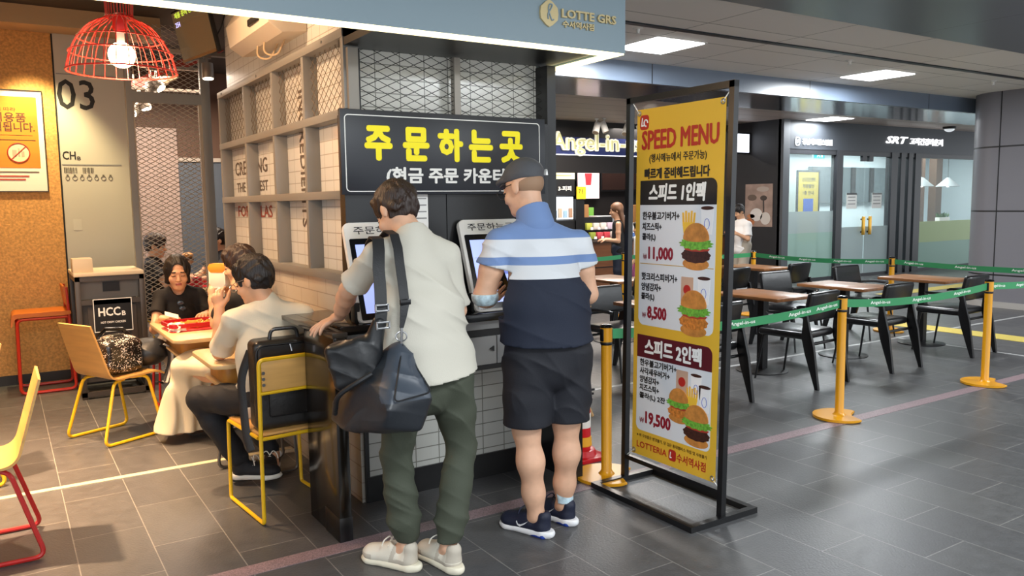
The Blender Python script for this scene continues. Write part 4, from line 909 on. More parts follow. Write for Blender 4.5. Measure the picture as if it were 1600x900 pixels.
# ------------------------------------------------------------------ smooth-surface kit for people, clothes and bags
def nrm(v):
    v = np.asarray(v, float); return v/np.linalg.norm(v)
class Blob:
    def __init__(s, res): s.res = res; s.ops = []
    def cone(s, a, b, ra, rb=None, k=.02):
        a = np.array(a, float); b = np.array(b, float); rb = ra if rb is None else rb; d = b-a; L2 = max(d@d, 1e-9)
        def f(X, Y, Z):
            t = np.clip(((X-a[0])*d[0]+(Y-a[1])*d[1]+(Z-a[2])*d[2])/L2, 0, 1)
            return np.sqrt((X-a[0]-t*d[0])**2+(Y-a[1]-t*d[1])**2+(Z-a[2]-t*d[2])**2)-(ra+t*(rb-ra))
        m = max(ra, rb); s.ops.append(('u', f, np.minimum(a, b)-m, np.maximum(a, b)+m, k)); return s
    def chain(s, pts, rs, k=.02):
        for p, q, r, t in zip(pts, pts[1:], rs, rs[1:]): s.cone(p, q, r, t, k)
        return s
    def flat(s, a, b, r0, r1, xd, k=.02):
        """tapered capsule of elliptical section: r = (half width along xd, half depth)"""
        a = np.array(a, float); b = np.array(b, float); d = b-a; L = np.linalg.norm(d); w = d/L
        u = np.array(xd, float); u = nrm(u-w*(u@w)); v = np.cross(w, u)
        def f(X, Y, Z):
            px, py, pz = X-a[0], Y-a[1], Z-a[2]
            q = px*w[0]+py*w[1]+pz*w[2]; t = np.clip(q/L, 0, 1); o = q-t*L
            rx = r0[0]+t*(r1[0]-r0[0]); ry = r0[1]+t*(r1[1]-r0[1]); m = np.minimum(rx, ry)
            qu = px*u[0]+py*u[1]+pz*u[2]; qv = px*v[0]+py*v[1]+pz*v[2]
            return (np.sqrt((qu/rx)**2+(qv/ry)**2+(o/m)**2)-1)*m
        m = max(*r0, *r1); s.ops.append(('u', f, np.minimum(a, b)-m, np.maximum(a, b)+m, k)); return s
    def ell(s, c, r, F=None, k=.02, op='u'):
        c = np.array(c, float); r = np.array(r, float); F = np.eye(3) if F is None else np.array(F)
        def f(X, Y, Z):
            p = (X-c[0], Y-c[1], Z-c[2])
            q = [p[0]*e[0]+p[1]*e[1]+p[2]*e[2] for e in F]
            k0 = np.sqrt(sum((a/b)**2 for a, b in zip(q, r))); k1 = np.sqrt(sum((a/b**2)**2 for a, b in zip(q, r)))
            return k0*(k0-1)/np.maximum(k1, 1e-6)
        m = r.max(); s.ops.append((op, f, c-m, c+m, k)); return s
    def box(s, c, h, F=None, rad=.02, k=.02):
        c = np.array(c, float); h = np.array(h, float); F = np.eye(3) if F is None else np.array(F)
        def f(X, Y, Z):
            p = (X-c[0], Y-c[1], Z-c[2])
            q = [np.abs(p[0]*e[0]+p[1]*e[1]+p[2]*e[2])-(a-rad) for e, a in zip(F, h)]
            return np.sqrt(sum(np.maximum(x, 0)**2 for x in q))+np.minimum(np.maximum(np.maximum(q[0], q[1]), q[2]), 0)-rad
        m = np.linalg.norm(h); s.ops.append(('u', f, c-m, c+m, k)); return s
    def hull(s, pts, rad=.02, soft=.012, k=.02):
        bm = bmesh.new()
        for p in pts: bm.verts.new(p)
        bmesh.ops.convex_hull(bm, input=bm.verts[:]); bmesh.ops.recalc_face_normals(bm, faces=bm.faces[:])
        pl_ = [(np.array(f.normal), float(f.normal @ f.verts[0].co)) for f in bm.faces if f.calc_area() > 1e-6]; bm.free()
        def f(X, Y, Z):
            d = [(n_[0]*X+n_[1]*Y+n_[2]*Z)-c for n_, c in pl_]; m = d[0]
            for x in d[1:]: m = np.maximum(m, x)
            return m+soft*np.log(sum(np.exp((x-m)/soft) for x in d))-rad
        P = np.array(pts, float); s.ops.append(('u', f, P.min(0)-rad, P.max(0)+rad, k)); return s
    def cut(s, p, n, box=None):
        p = np.array(p, float); n = nrm(n)
        s.ops.append(('c', lambda X, Y, Z: (X-p[0])*n[0]+(Y-p[1])*n[1]+(Z-p[2])*n[2], *(box or (None, None)), 0)); return s
    def disp(s, f): s.ops.append(('d', f, None, None, 0)); return s
    def mesh(s):
        U = [o for o in s.ops if o[0] == 'u']; h = s.res
        lo = np.min([o[2] for o in U], 0)-3*h; hi = np.max([o[3] for o in U], 0)+3*h
        n = np.ceil((hi-lo)/h).astype(int)+1
        G = [(lo[i]+h*np.arange(n[i])).astype('f') for i in range(3)]
        X, Y, Z = G[0][:, None, None], G[1][None, :, None], G[2][None, None, :]
        A = np.full(n, 1., 'f')
        for op, f, a, b, k in s.ops:
            if a is None: sl_ = (slice(None),)*3
            else:
                pad = max(k, 2*h)+.012
                i0 = np.clip(((np.array(a)-pad-lo)/h).astype(int), 0, n); i1 = np.clip(((np.array(b)+pad-lo)/h).astype(int)+2, 0, n)
                sl_ = tuple(slice(p, q) for p, q in zip(i0, i1))
            d = f(X[sl_[0]], Y[:, sl_[1]], Z[:, :, sl_[2]]); B = A[sl_]
            if op == 'u':
                t = np.clip(.5+.5*(B-d)/k, 0, 1); A[sl_] = B+(d-B)*t-k*t*(1-t)
            elif op == 's': A[sl_] = np.maximum(B, -d)
            elif op == 'c': A[sl_] = np.maximum(B, d)
            else: A[sl_] = B+d
        return nets(A, lo, h)
def nets(A, lo, h):
    S = A < 0
    c = [S[i:S.shape[0]-1+i, j:S.shape[1]-1+j, k:S.shape[2]-1+k] for i in (0, 1) for j in (0, 1) for k in (0, 1)]
    al = c[0].copy(); an = c[0].copy()
    for x in c[1:]: al &= x; an |= x
    I = np.argwhere(an & ~al); idx = np.full(an.shape, -1, 'i4'); idx[tuple(I.T)] = np.arange(len(I))
    off = [(i, j, k) for i in (0, 1) for j in (0, 1) for k in (0, 1)]
    V = np.stack([A[I[:, 0]+o[0], I[:, 1]+o[1], I[:, 2]+o[2]] for o in off], 1)
    P = np.zeros((len(I), 3)); C = np.zeros(len(I))
    for a in range(8):
        for ax, st in ((0, 4), (1, 2), (2, 1)):
            if off[a][ax]: continue
            b = a+st; m = (V[:, a] < 0) != (V[:, b] < 0)
            t = V[m, a]/(V[m, a]-V[m, b]); q = np.array(off[a], float)[None].repeat(m.sum(), 0); q[:, ax] += t
            P[m] += q; C[m] += 1
    P = (P/C[:, None]+I)*h+lo
    Fs = []
    for ax in range(3):
        o, p = [(1, 2), (2, 0), (0, 1)][ax]
        a = [slice(None)]*3; b = [slice(None)]*3; a[ax] = slice(0, -1); b[ax] = slice(1, None)
        for x in (o, p): a[x] = slice(1, -1); b[x] = slice(1, -1)
        s0, s1 = S[tuple(a)], S[tuple(b)]
        E = np.argwhere(s0 != s1); fl = s0[tuple(E.T)]
        E[:, o] += 1; E[:, p] += 1
        q = []
        for d0, d1 in ((-1, -1), (0, -1), (0, 0), (-1, 0)):
            e = E.copy(); e[:, o] += d0; e[:, p] += d1; q.append(idx[tuple(e.T)])
        q = np.stack(q, 1); q[~fl] = q[~fl][:, ::-1]; Fs.append(q)
    return P, np.concatenate(Fs)
def blob_obj(name, B, m, root=(0, 0, 0), parent=None, paint=None):
    P, Fc = B.mesh(); me = D.meshes.new(name)
    me.vertices.add(len(P)); me.vertices.foreach_set('co', (P-np.array(root)).astype('f').ravel())
    me.loops.add(len(Fc)*4); me.loops.foreach_set('vertex_index', Fc.astype('i4').ravel())
    me.polygons.add(len(Fc)); me.polygons.foreach_set('loop_start', np.arange(len(Fc), dtype='i4')*4)
    me.polygons.foreach_set('use_smooth', np.ones(len(Fc), bool))
    o = link(name, me, m, parent)
    if paint is not None: me.polygons.foreach_set('material_index', paint(P[Fc].mean(1)).astype('i4'))
    me.update(calc_edges=True); me.validate(); return o
def folds(amp, f, d, w=2.):
    # creases: narrow ridges along warped bands, present only in patches
    def g(X, Y, Z):
        p = f*(d[0]*X+d[1]*Y+d[2]*Z)+w*np.sin(9*X+13*Z+2)+w*np.sin(11*Y-7*Z+f)
        r = 1-2*np.sqrt(np.abs(np.sin(p*.5)))
        q = .5+.5*np.sin(17*X-12*Y+15*Z+f)*np.sin(13*Y+19*Z-10*X+2*f)
        return -amp*r*q*1.3
    return g
def frame(f, up=(0, 0, 1)):
    f = nrm(f); r = nrm(np.cross(f, up)); return r, f, np.cross(r, f)
SKIN = mat('skin', '#d8aa8c', .5, var=.06, vscale=25); SKIN2 = mat('skin_warm', '#d3a07c', .5, var=.05, vscale=25)
LIP = mat('lip', '#a8605a', .45); DARK = mat('brow_dark', '#2a1d18', .6); HAIR = mat('black_hair', '#1a1412', .4, bump=.6, bscale=50, stretch=(3, 3, .4)); HAIRB = mat('brown_hair', '#2b1b13', .42, bump=.6, bscale=50, stretch=(3, 3, .4))
def head(B, c, f, up=(0, 0, 1), s=1., nb=None):
    r, f, u = frame(f, up); F = (r, f, u); c = np.array(c, float)
    Q = lambda x, y, z: c+(r*x+f*y+u*z)*s
    B.ell(Q(0, -.012, .03), np.array((.073, .093, .086))*s, F, .03).ell(Q(0, .028, -.035), np.array((.058, .064, .084))*s, F, .03)
    B.ell(Q(0, .058, -.096), np.array((.03, .028, .02))*s, F, .03).ell(Q(0, .08, .022), np.array((.045, .014, .011))*s, F, .015)
    B.cone(Q(0, .086, .006), Q(0, .106, -.032), .007*s, .012*s, .012)
    for x in (-1, 1):
        B.ell(Q(x*.077, -.012, -.008), np.array((.010, .02, .032))*s, F, .008).ell(Q(x*.04, .06, -.035), np.array((.022, .022, .022))*s, F, .02)
        B.ell(Q(x*.03, .08, .0), np.array((.016, .010, .011))*s, F, .006); B.cone(Q(x*.008, .1, -.036), Q(x*.012, .09, -.038), .007*s, .006*s, .006)
    B.ell(Q(0, .088, -.058), np.array((.022, .010, .006))*s, F, .006).ell(Q(0, .086, -.068), np.array((.019, .010, .007))*s, F, .006)
    if nb is not None: B.cone(nb, Q(0, -.022, -.06), .058*s, .052*s, .03)
    def paint(C):
        L = (C-c)@np.stack([r, f, u], 1)/s; x, y, z = np.abs(L[:, 0]), L[:, 1], L[:, 2]; m = np.zeros(len(C), int)
        m[(x < .021) & (np.abs(z+.063) < .0085) & (y > .07)] = 1
        m[(np.abs(x-.031) < .014) & (np.abs(z+.004) < .0035) & (y > .055)] = 2
        m[(np.abs(x-.032) < .017) & (np.abs(z-.023) < .004) & (y > .055)] = 2
        return m
    return Q, F, paint
def short_hair(Q, F, s=1., res=.006, top=.016, nape=-.055, seed=0., side=.0):
    H = Blob(res)
    H.ell(Q(0, -.016, .036), np.array((.073+top*.6, .093+top*.7, .084+top))*s, F, .02).ell(Q(0, -.05, -.01), np.array((.060, .056, .055))*s, F, .03)
    H.ell(Q(side*.02, .05, .085), np.array((.06, .045, .035))*s, F, .03)
    H.ell(Q(0, .10, -.06), np.array((.10, .075, .10))*s, F, 0, 's')
    for x in (-1, 1): H.ell(Q(x*.085, .005, -.03), np.array((.03, .035, .045))*s, F, 0, 's')
    H.cut(Q(0, 0, nape*s), -F[2]+.25*F[1])
    r, f, u = F; c = Q(0, 0, 0)
    def d(X, Y, Z):
        a = (X-c[0])*r[0]+(Y-c[1])*r[1]+(Z-c[2])*r[2]; b = (X-c[0])*f[0]+(Y-c[1])*f[1]+(Z-c[2])*f[2]; e = (X-c[0])*u[0]+(Y-c[1])*u[1]+(Z-c[2])*u[2]
        return .0035*np.sin(150*a+40*e+3*np.sin(40*b+seed))*.6+.0022*np.sin(95*b-60*e+4*np.sin(33*a+seed))+.0025*np.sin(210*a+130*b+90*e)
    return H.disp(d)
def hand(B, w, d, n, side, curl=(.25, .3, .35, .4), s=1., fan=.10, k=.004, thumb=.5):
    """side +1 left hand, -1 right hand; d towards the fingers, n the way the palm faces"""
    w = np.array(w, float); d = nrm(d); n = nrm(np.array(n)-d*(np.array(n)@d)); l = np.cross(n, d)*side
    kc = w+d*.085*s
    B.flat(w-d*.01, kc-d*.008, (.029*s, .019*s), (.038*s, .013*s), l, .012)
    for i in range(4):
        o = (.031, .0105, -.0105, -.031)[i]; L = (.070, .078, .073, .057)[i]*s; c = curl[i]
        p = kc+l*o*s-d*(.004, 0, .003, .012)[i]*s; a = 0.; dd = nrm(d+l*fan*(1.5, .4, -.5, -1.5)[i])
        q = [p-d*.02]; q.append(p)
        for ph in (.45, .31, .24):
            a += c; q.append(q[-1]+(dd*math.cos(a)+n*math.sin(a))*L*ph)
        B.chain(q, [.0105*s, .0098*s, .0092*s, .0082*s, .0066*s], k)
    p = w+d*.022*s+l*.026*s; t1 = nrm(d*.7+l*.6+n*thumb); t2 = nrm(d*.9+l*.2+n*thumb)
    B.chain([p, p+t1*.045*s, p+t1*.045*s+t2*.032*s, p+t1*.045*s+t2*.055*s], [.017*s, .0125*s, .0105*s, .008*s], .008)
def limb(B, pts, rs, k=.025): return B.chain(pts, rs, k)
def mid(a, b, t=.5): return tuple(np.array(a)*(1-t)+np.array(b)*t)

def shoe(parent, root, heel, toe, mats, h=.095, L=.285, lace=None, swoosh=None, res=.0045, high=False, trim=None):
    """heel, toe: points on the floor; mats = upper, sole"""
    hl = np.array(heel, float); t = np.array(toe, float); d = nrm(t-hl); r = nrm(np.cross(d, (0, 0, 1))); u = np.cross(r, d); O = hl
    Q = lambda x, y, z: O+r*x+d*y*L+u*z
    B = Blob(res)
    B.flat(Q(0, .17, .045), Q(0, .80, .04), (.038, .036), (.044, .03), r, .02).ell(Q(0, .80, .042), (.044, .055, .03), (r, d, u), .02)
    B.cone(Q(0, .16, .05), Q(0, .13, h), .036, .034, .02).cone(Q(0, .42, h-.015), Q(0, .82, .045), .034, .03, .03)
    if high: B.cone(Q(0, .2, .06), Q(0, .2, .13), .04, .043, .02)
    else: B.ell(Q(0, .28, h+.035), (.03, .06, .045), (r, d, u), 0, 's')
    B.cut(Q(0, 0, .022), -u)
    def paint(C):
        q = C-O; y = (q@d)/L; z = q@u; x = np.abs(q@r)
        m = np.zeros(len(C), int); m[((y > .74) & (z < .052)) | ((y < .16) & (z > .05)) | ((np.abs(y-.44+z) < .035) & (x > .02)) | ((y < .42) & (z < .05))] = 1
        return m
    o = blob_obj('shoe', B, [mats[0], trim] if trim else mats[0], root, parent, paint if trim else None)
    S_ = Blob(res); S_.flat(Q(0, .15, .018), Q(0, .82, .016), (.041, .03), (.046, .026), r, .02).ell(Q(0, .83, .016), (.046, .055, .024), (r, d, u), .02).ell(Q(0, .09, .022), (.036, .045, .03), (r, d, u), .02)
    S_.cut(Q(0, 0, .001), -u).cut(Q(0, 0, .036), u)
    blob_obj('sole', S_, mats[1], root, o)
    T = lambda p: Vector(p-np.array(root))
    if len(mats) > 2:
        S2 = Blob(res); S2.flat(Q(0, .10, .012), Q(0, .36, .012), (.043, .025), (.040, .02), r, .02).cut(Q(0, 0, .0), -u).cut(Q(0, 0, .02), u); blob_obj('heel_insert', S2, mats[2], root, o)
    if lace is not None:
        m = MB()
        for i in range(4):
            y = .46+.085*i; z = h+.012-.02*i
            m.tube([T(Q(-.03, y, z-.014)), T(Q(0, y+.02, z+.006)), T(Q(.03, y, z-.014))], .0032, 6)
        for sx in (-1, 1): m.tube(fillet([T(Q(0, .46, h+.022)), T(Q(sx*.02, .43, h+.05)), T(Q(sx*.045, .50, h+.03)), T(Q(sx*.05, .52, h+.005))], .02, 4), .003, 6)
        m.build('lace', lace, o)
    if swoosh is not None:
        m = MB()
        C0 = [(.36, .062), (.40, .048), (.48, .047), (.62, .060), (.74, .075), (.60, .052), (.46, .036), (.38, .042), (.345, .055)]
        C0 = [(.80-y*.62, z) for y, z in C0]
        for sx in (-1, 1):
            m.prism([(y*L, z) for y, z in C0], sx*.0395, sx*.0445, 'x', M=Matrix(((r[0], d[0], u[0], O[0]-root[0]), (r[1], d[1], u[1], O[1]-root[1]), (r[2], d[2], u[2], O[2]-root[2]), (0, 0, 0, 1))))
        m.build('side_mark', swoosh, o)
    return o

# ------------------------------------------------------------------ the man in the beige tee
def to_local(root): return lambda p: Vector((p[0]-root[0], p[1]-root[1], p[2]-root[2]))
def standing_legs(B, hips, knees, ankles, s=1.):
    for h_, k_, a_ in zip(hips, knees, ankles):
        c = np.array(k_)*.68+np.array(a_)*.32
        B.chain([h_, mid(h_, k_, .5), mid(h_, k_, .92), c+np.array((0, -.010, 0)), mid(k_, a_, .72), a_], [.085*s, .072*s, .056*s, .056*s, .045*s, .037*s], .045)
def foot(B, a, toe_dir): 
    a = np.array(a); d = nrm(toe_dir); B.chain([a, a+d*.05+(0, 0, -.04), a+d*.13+(0, 0, -.06)], [.036, .032, .022], .02)

rt1 = (1.47, 3.10, 0)
hc = (1.508, 3.325, 1.568); hf = (-.25, .85, -.62)
B = Blob(.0052)
Q, F, pnt = head(B, hc, hf, (0, .45, 1), 1.04, (1.53, 3.225, 1.45))
shL, shR = (1.360, 3.22, 1.385), (1.690, 3.19, 1.372); elL, wrL = (1.312, 3.43, 1.222), (1.352, 3.672, 1.075); elR, wrR = (1.738, 3.20, 1.12), (1.69, 3.43, 1.19)
B.flat((1.52, 3.10, .86), (1.53, 3.17, 1.28), (.135, .085), (.14, .08), (1, 0, 0), .04).cone((1.53, 3.20, 1.33), (1.53, 3.23, 1.46), .075, .055, .04)
for sgn, sh, el, wr in ((1, shL, elL, wrL), (-1, shR, elR, wrR)):
    B.chain([mid(sh, (1.53, 3.2, 1.36), .3), sh, mid(sh, el, .5), el, mid(el, wr, .3), mid(el, wr, .7), wr], [.045, .048, .045, .041, .043, .035, .028], .02)
hand(B, wrL, (-.80, .18, -.36), (-.15, .1, -1), 1, (.12, .2, .25, .3), 1.02, .16)
hand(B, wrR, (-.12, .9, .25), (-.5, -.2, -.8), -1, (.1, .9, 1.0, 1.1), 1.0)
hp1 = [(1.43, 3.10, .86), (1.63, 3.08, .86)]; kn1 = [(1.395, 3.15, .51), (1.690, 3.10, .51)]; an1 = [(1.425, 3.135, .10), (1.575, 3.02, .10)]
standing_legs(B, hp1, kn1, an1, .74); foot(B, an1[0], (-.5, .86, 0)); foot(B, an1[1], (-.12, 1, 0))
m1 = blob_obj('person', B, [SKIN, LIP, DARK], rt1, None, pnt); m1.location = rt1
tag(m1, 'man in a beige tee with a black shoulder bag, leaning on the kiosk ledge', 'person')
H = short_hair(Q, F, 1.04, .0045, .022, -.066, 1.3); blob_obj('hair', H, HAIRB, rt1, m1)
T_ = Blob(.006)
T_.flat((1.530, 3.085, .84), (1.52, 3.13, 1.12), (.245, .155), (.20, .135), (1, 0, 0), .05).flat((1.52, 3.13, 1.12), (1.528, 3.185, 1.33), (.195, .135), (.155, .10), (1, 0, 0), .05)
T_.cone((1.53, 3.215, 1.445), (1.368, 3.215, 1.385), .068, .062, .04).cone((1.53, 3.215, 1.445), (1.684, 3.19, 1.375), .068, .062, .04).cone((1.53, 3.2, 1.40), (1.53, 3.235, 1.485), .09, .064, .03)
seL, seR = mid(shL, elL, .78), mid(shR, elR, .92)
T_.chain([shL, seL, mid(shL, elL, .9)], [.060, .066, .068], .02).chain([shR, seR, mid(shR, elR, 1.0)], [.060, .062, .062], .02)
T_.disp(folds(.006, 34, (.75, .2, 1), 1.8)).disp(folds(.005, 22, (.9, .3, .8), 1.4))
T_.cut((1.53, 3.235, 1.497), (0, .55, 1))
T_.cut((1.5, 3.1, .868), (.06, .1, -1)); dL = nrm(np.array(elL)-shL); dR = nrm(np.array(elR)-shR)
T_.cut(seL, dL, (np.array(seL)-.11, np.array(seL)+.11)).cut(seR, dR, (np.array((1.765, 3.2, 1.13))-.095, np.array((1.765, 3.2, 1.13))+.095))
shirt1 = blob_obj('tee_shirt', T_, mat('beige_cotton', '#c4c0b3', .85, bump=.12, bscale=220), rt1, m1)
P_ = Blob(.006); P_.flat((1.52, 3.09, .80), (1.52, 3.09, .90), (.165, .115), (.15, .10), (1, 0, 0), .04)
for h_, k_, a_ in zip(hp1, kn1, an1):
    a2 = np.array(a_)+(0, 0, .045)
    P_.chain([np.array(h_)-(0, 0, .02), mid(h_, k_, .5), k_, mid(k_, a2, .45), mid(k_, a2, .78), mid(k_, a2, .93), a2], [.108, .090, .070, .072, .074, .060, .050], .02)
P_.disp(folds(.006, 40, (.6, .3, 1), 2.0)).disp(folds(.004, 60, (.8, .3, .9), 1.5)); P_.cut((1.5, 3.1, .128), (0, 0, -1))
blob_obj('trousers', P_, mat('olive_trousers', '#3f4437', .8, bump=.1, bscale=150), rt1, m1)
off = mat('offwhite_leather', '#d9d3c4', .5, bump=.05, bscale=90); offs = mat('offwhite_sole', '#e3dcc6', .6); lacew = mat('lace_white', '#eae6da', .7)
shoe(m1, rt1, (1.45, 3.075, 0), (1.31, 3.325, 0), [off, offs], .10, .30, lacew, trim=mat('suede_trim', '#bcb3a4', .8, bump=.1, bscale=120)); shoe(m1, rt1, (1.585, 2.945, 0), (1.545, 3.23, 0), [off, offs], .10, .30, lacew, trim=mat('suede_trim', '#bcb3a4', .8, bump=.1, bscale=120))

# his two black bags: the big duffel hangs from a shoulder strap, the small one from its own strap
nyl = mat('black_nylon', '#20242a', .42, bump=.15, bscale=26, spec=.6); web = mat('black_webbing', '#17181b', .55, bump=.2, bscale=120)
rb = (1.33, 2.98, .0)
bag = thing('duffel_bag', 'large black nylon duffel bag hanging at the back of the man in beige', 'bag', rb)
G = Blob(.0055)
BP = dict(apex=(1.359, 2.998, 1.035), fr=(1.412, 2.845, .841), fl=(1.233, 2.814, .83), fb=(1.22, 2.846, .738), bb=(1.431, 3.005, .70), fb2=(1.37, 2.86, .70), le=(1.148, 3.233, .696), le2=(1.17, 3.23, .786), bl=(1.183, 3.042, .683), ridge=(1.259, 3.141, .912), rf=(1.172, 3.025, .871), top2=(1.317, 3.068, 1.001), lf=(1.129, 3.078, .699), rb=(1.42, 3.06, .80))
G.hull(list(BP.values()), .022, .010)
G.disp(folds(.008, 30, (.7, -.5, .3), 1.6)).disp(folds(.004, 60, (.3, .3, 1), 1.5))
pa, pb, pc = np.array(BP['apex']), np.array(BP['fr']), np.array(BP['fl']); pn = nrm(np.cross(pb-pa, pc-pa)); pn = pn if pn[1] < 0 else -pn
def bag_paint(C):
    m = np.zeros(len(C), int); m[(((C-pa)@pn) > -.030) & (C[:, 2] > .835)] = 1; return m
blob_obj('bag_body', G, [nyl, mat('slate_nylon', '#39414c', .45, bump=.12, bscale=26, spec=.6)], rb, bag, bag_paint)
L1 = to_local(rb)
MB().tube([L1((1.36, 2.99, 1.03)), L1((1.362, 2.985, 1.065)), L1((1.362, 2.985, 1.10))], .006, 8).tube([L1((1.36+.02*math.cos(a), 2.985-.01*math.cos(a), 1.065+.02*math.sin(a))) for a in [k*math.pi/8 for k in range(16)]], .0032, 6, closed=True).build('ring', steel, bag)
MB().tube([L1(tuple(q)) for q in fillet([tuple(pa+pn*.024+(0, 0, -.02)), tuple(pb+pn*.024), tuple(pc+pn*.024), tuple(pa+pn*.024+(0, 0, -.02))], .03, 5)], .0035, 6).build('piping', web, bag)
MB().tube([L1(q) for q in fillet([(1.115, 3.12, .75), (1.10, 3.05, .84), (1.16, 2.98, .90), (1.22, 2.97, .93)], .04)], .011, 8).build('handle', web, bag)
def strap(pts, w, name, parent, root, t=.003, m=web):
    L = to_local(root); P = [Vector(p) for p in pts]; o = MB(); n = len(P); rows = []
    for i, (p, side) in enumerate(zip(P, w)):
        s_ = Vector(side)
        tg = (P[min(i+1, n-1)]-P[max(i-1, 0)]).normalized(); nn = tg.cross(s_.normalized()).normalized()*t
        rows.append([o.bm.verts.new(L(p+s_*a+nn*b)) for a, b in ((-1, -1), (1, -1), (1, 1), (-1, 1))])
    for A, B_ in zip(rows, rows[1:]):
        for k in range(4): o.bm.faces.new((A[k], A[(k+1) % 4], B_[(k+1) % 4], B_[k]))
    o.bm.faces.new(rows[0]); o.bm.faces.new(list(reversed(rows[-1]))); return o.build(name, m, parent)
sd = (.019, -.004, 0)
strap([(1.362, 2.985, 1.10), (1.372, 2.985, 1.15), (1.382, 2.99, 1.20), (1.392, 3.03, 1.28), (1.40, 3.07, 1.36), (1.408, 3.10, 1.42), (1.415, 3.15, 1.475), (1.418, 3.22, 1.490), (1.418, 3.28, 1.46), (1.415, 3.33, 1.36)], [(.008, -.002, 0), (.014, -.003, 0)]+[sd]*8, 'shoulder_strap', bag, rb)
MB().box(-.024, -.006, -.012, .024, .006, .012, .003, M=Matrix.Translation(L1((1.383, 2.988, 1.205)))).build('strap_slider', blackg, bag)
rb2 = (1.24, 3.06, 0)
bag2 = thing('sling_bag', 'small black sling bag hanging on a wide strap above the duffel', 'bag', rb2)
G = Blob(.005)
G.box((1.18, 3.10, .955), (.085, .055, .10), (nrm((.8, -.6, .25)), nrm((.6, .8, 0)), nrm((-.2, .15, .95))), .035, .03).cone((1.25, 3.06, .98), (1.285, 3.035, 1.12), .055, .03, .05)
G.cone((1.25, 3.05, .90), (1.20, 3.09, .90), .05, .05, .04)
G.disp(folds(.004, 75, (.6, .3, .8), 2.)); blob_obj('bag_body', G, mat('black_nylon2', '#17191c', .4, bump=.15, bscale=30), rb2, bag2)
s2 = (.024, -.006, 0)
strap([(1.283, 3.025, 1.10), (1.29, 3.02, 1.16), (1.30, 3.045, 1.25), (1.312, 3.085, 1.34), (1.328, 3.115, 1.41), (1.345, 3.16, 1.458), (1.355, 3.22, 1.466), (1.36, 3.28, 1.43), (1.36, 3.32, 1.33)], [s2]*9, 'shoulder_strap', bag2, rb2)
L2 = to_local(rb2)
for z, y in ((1.185, 3.012), (1.115, 3.006)):
    MB().box(-.03, -.004, -.016, .03, .004, -.008, .002, M=Matrix.Translation(L2((1.29, y, z)))).box(-.03, -.004, .008, .03, .004, .016, .002, M=Matrix.Translation(L2((1.29, y, z)))).box(-.03, -.004, -.016, -.024, .004, .016, M=Matrix.Translation(L2((1.29, y, z)))).box(.024, -.004, -.016, .03, .004, .016, M=Matrix.Translation(L2((1.29, y, z)))).build('buckle', steel, bag2)

# ------------------------------------------------------------------ the man in the striped polo
rt2 = (2.17, 3.14, 0)
B = Blob(.0056)
hf2 = (-.30, .88, -.30)
Q, F, pnt = head(B, (2.145, 3.255, 1.672), hf2, (0, .25, 1), 1.06, (2.155, 3.185, 1.515))
shL, shR = (1.972, 3.215, 1.415), (2.372, 3.125, 1.40); elL, wrL = (1.912, 3.25, 1.165), (2.07, 3.44, 1.13); elR, wrR = (2.435, 3.13, 1.15), (2.30, 3.38, 1.12)
B.flat((2.165, 3.10, .90), (2.165, 3.15, 1.28), (.16, .10), (.16, .09), (1, -.2, 0), .04).cone((2.16, 3.18, 1.36), (2.155, 3.19, 1.50), .085, .066, .04)
for sh, el, wr in ((shL, elL, wrL), (shR, elR, wrR)):
    B.chain([mid(sh, (2.16, 3.17, 1.4), .3), sh, mid(sh, el, .5), el, mid(el, wr, .3), mid(el, wr, .7), wr], [.05, .052, .055, .050, .052, .04, .031], .02)
hand(B, wrL, (.62, .72, .12), (.5, -.4, .7), 1, (.35, .5, .6, .7), 1.03); hand(B, wrR, (-.45, .85, .15), (-.6, -.2, .6), -1, (.5, .6, .7, .8), 1.03)
hp2 = [(2.075, 3.12, .90), (2.265, 3.08, .90)]; kn2 = [(2.055, 3.12, .50), (2.27, 3.09, .51)]; an2 = [(2.105, 3.115, .095), (2.30, 3.155, .095)]
standing_legs(B, hp2, kn2, an2, 1.08); foot(B, an2[0], (-.3, .95, 0)); foot(B, an2[1], (-.1, 1, 0))
m2 = blob_obj('person', B, [SKIN, LIP, DARK], rt2, None, pnt); m2.location = rt2
tag(m2, 'man in a blue, white and navy striped polo with a grey flat cap', 'person')
def ramp_mat(name, stops, rough=.8):
    m = mat(name, '#ffffff', rough, bump=.1, bscale=220); nt = m.node_tree; N = nt.nodes
    tc = N.new('ShaderNodeTexCoord'); sp = N.new('ShaderNodeSeparateXYZ'); nt.links.new(tc.outputs['Object'], sp.inputs[0])
    mr = N.new('ShaderNodeMapRange'); mr.inputs['From Min'].default_value = .8; mr.inputs['From Max'].default_value = 1.6; nt.links.new(sp.outputs['Z'], mr.inputs['Value'])
    cr = N.new('ShaderNodeValToRGB'); cr.color_ramp.interpolation = 'CONSTANT'; nt.links.new(mr.outputs[0], cr.inputs[0])
    el = cr.color_ramp.elements
    el[0].position = 0; el[0].color = (*sl(stops[0][1]), 1); el[1].position = (stops[1][0]-.8)/.8; el[1].color = (*sl(stops[1][1]), 1)
    for z, c in stops[2:]: e = el.new((z-.8)/.8); e.color = (*sl(c), 1)
    nt.links.new(cr.outputs[0], N['Principled BSDF'].inputs['Base Color']); return m
polo = ramp_mat('polo_stripes', [(0, '#121b2e'), (1.252, '#c9cccf'), (1.315, '#6c86b3'), (1.352, '#cfd2d6'), (1.432, '#6c86b3')])
T_ = Blob(.0062)
T_.flat((2.155, 3.085, .93), (2.16, 3.11, 1.14), (.228, .165), (.222, .16), (1, -.22, 0), .05).flat((2.16, 3.11, 1.14), (2.165, 3.155, 1.36), (.222, .155), (.185, .115), (1, -.22, 0), .05)
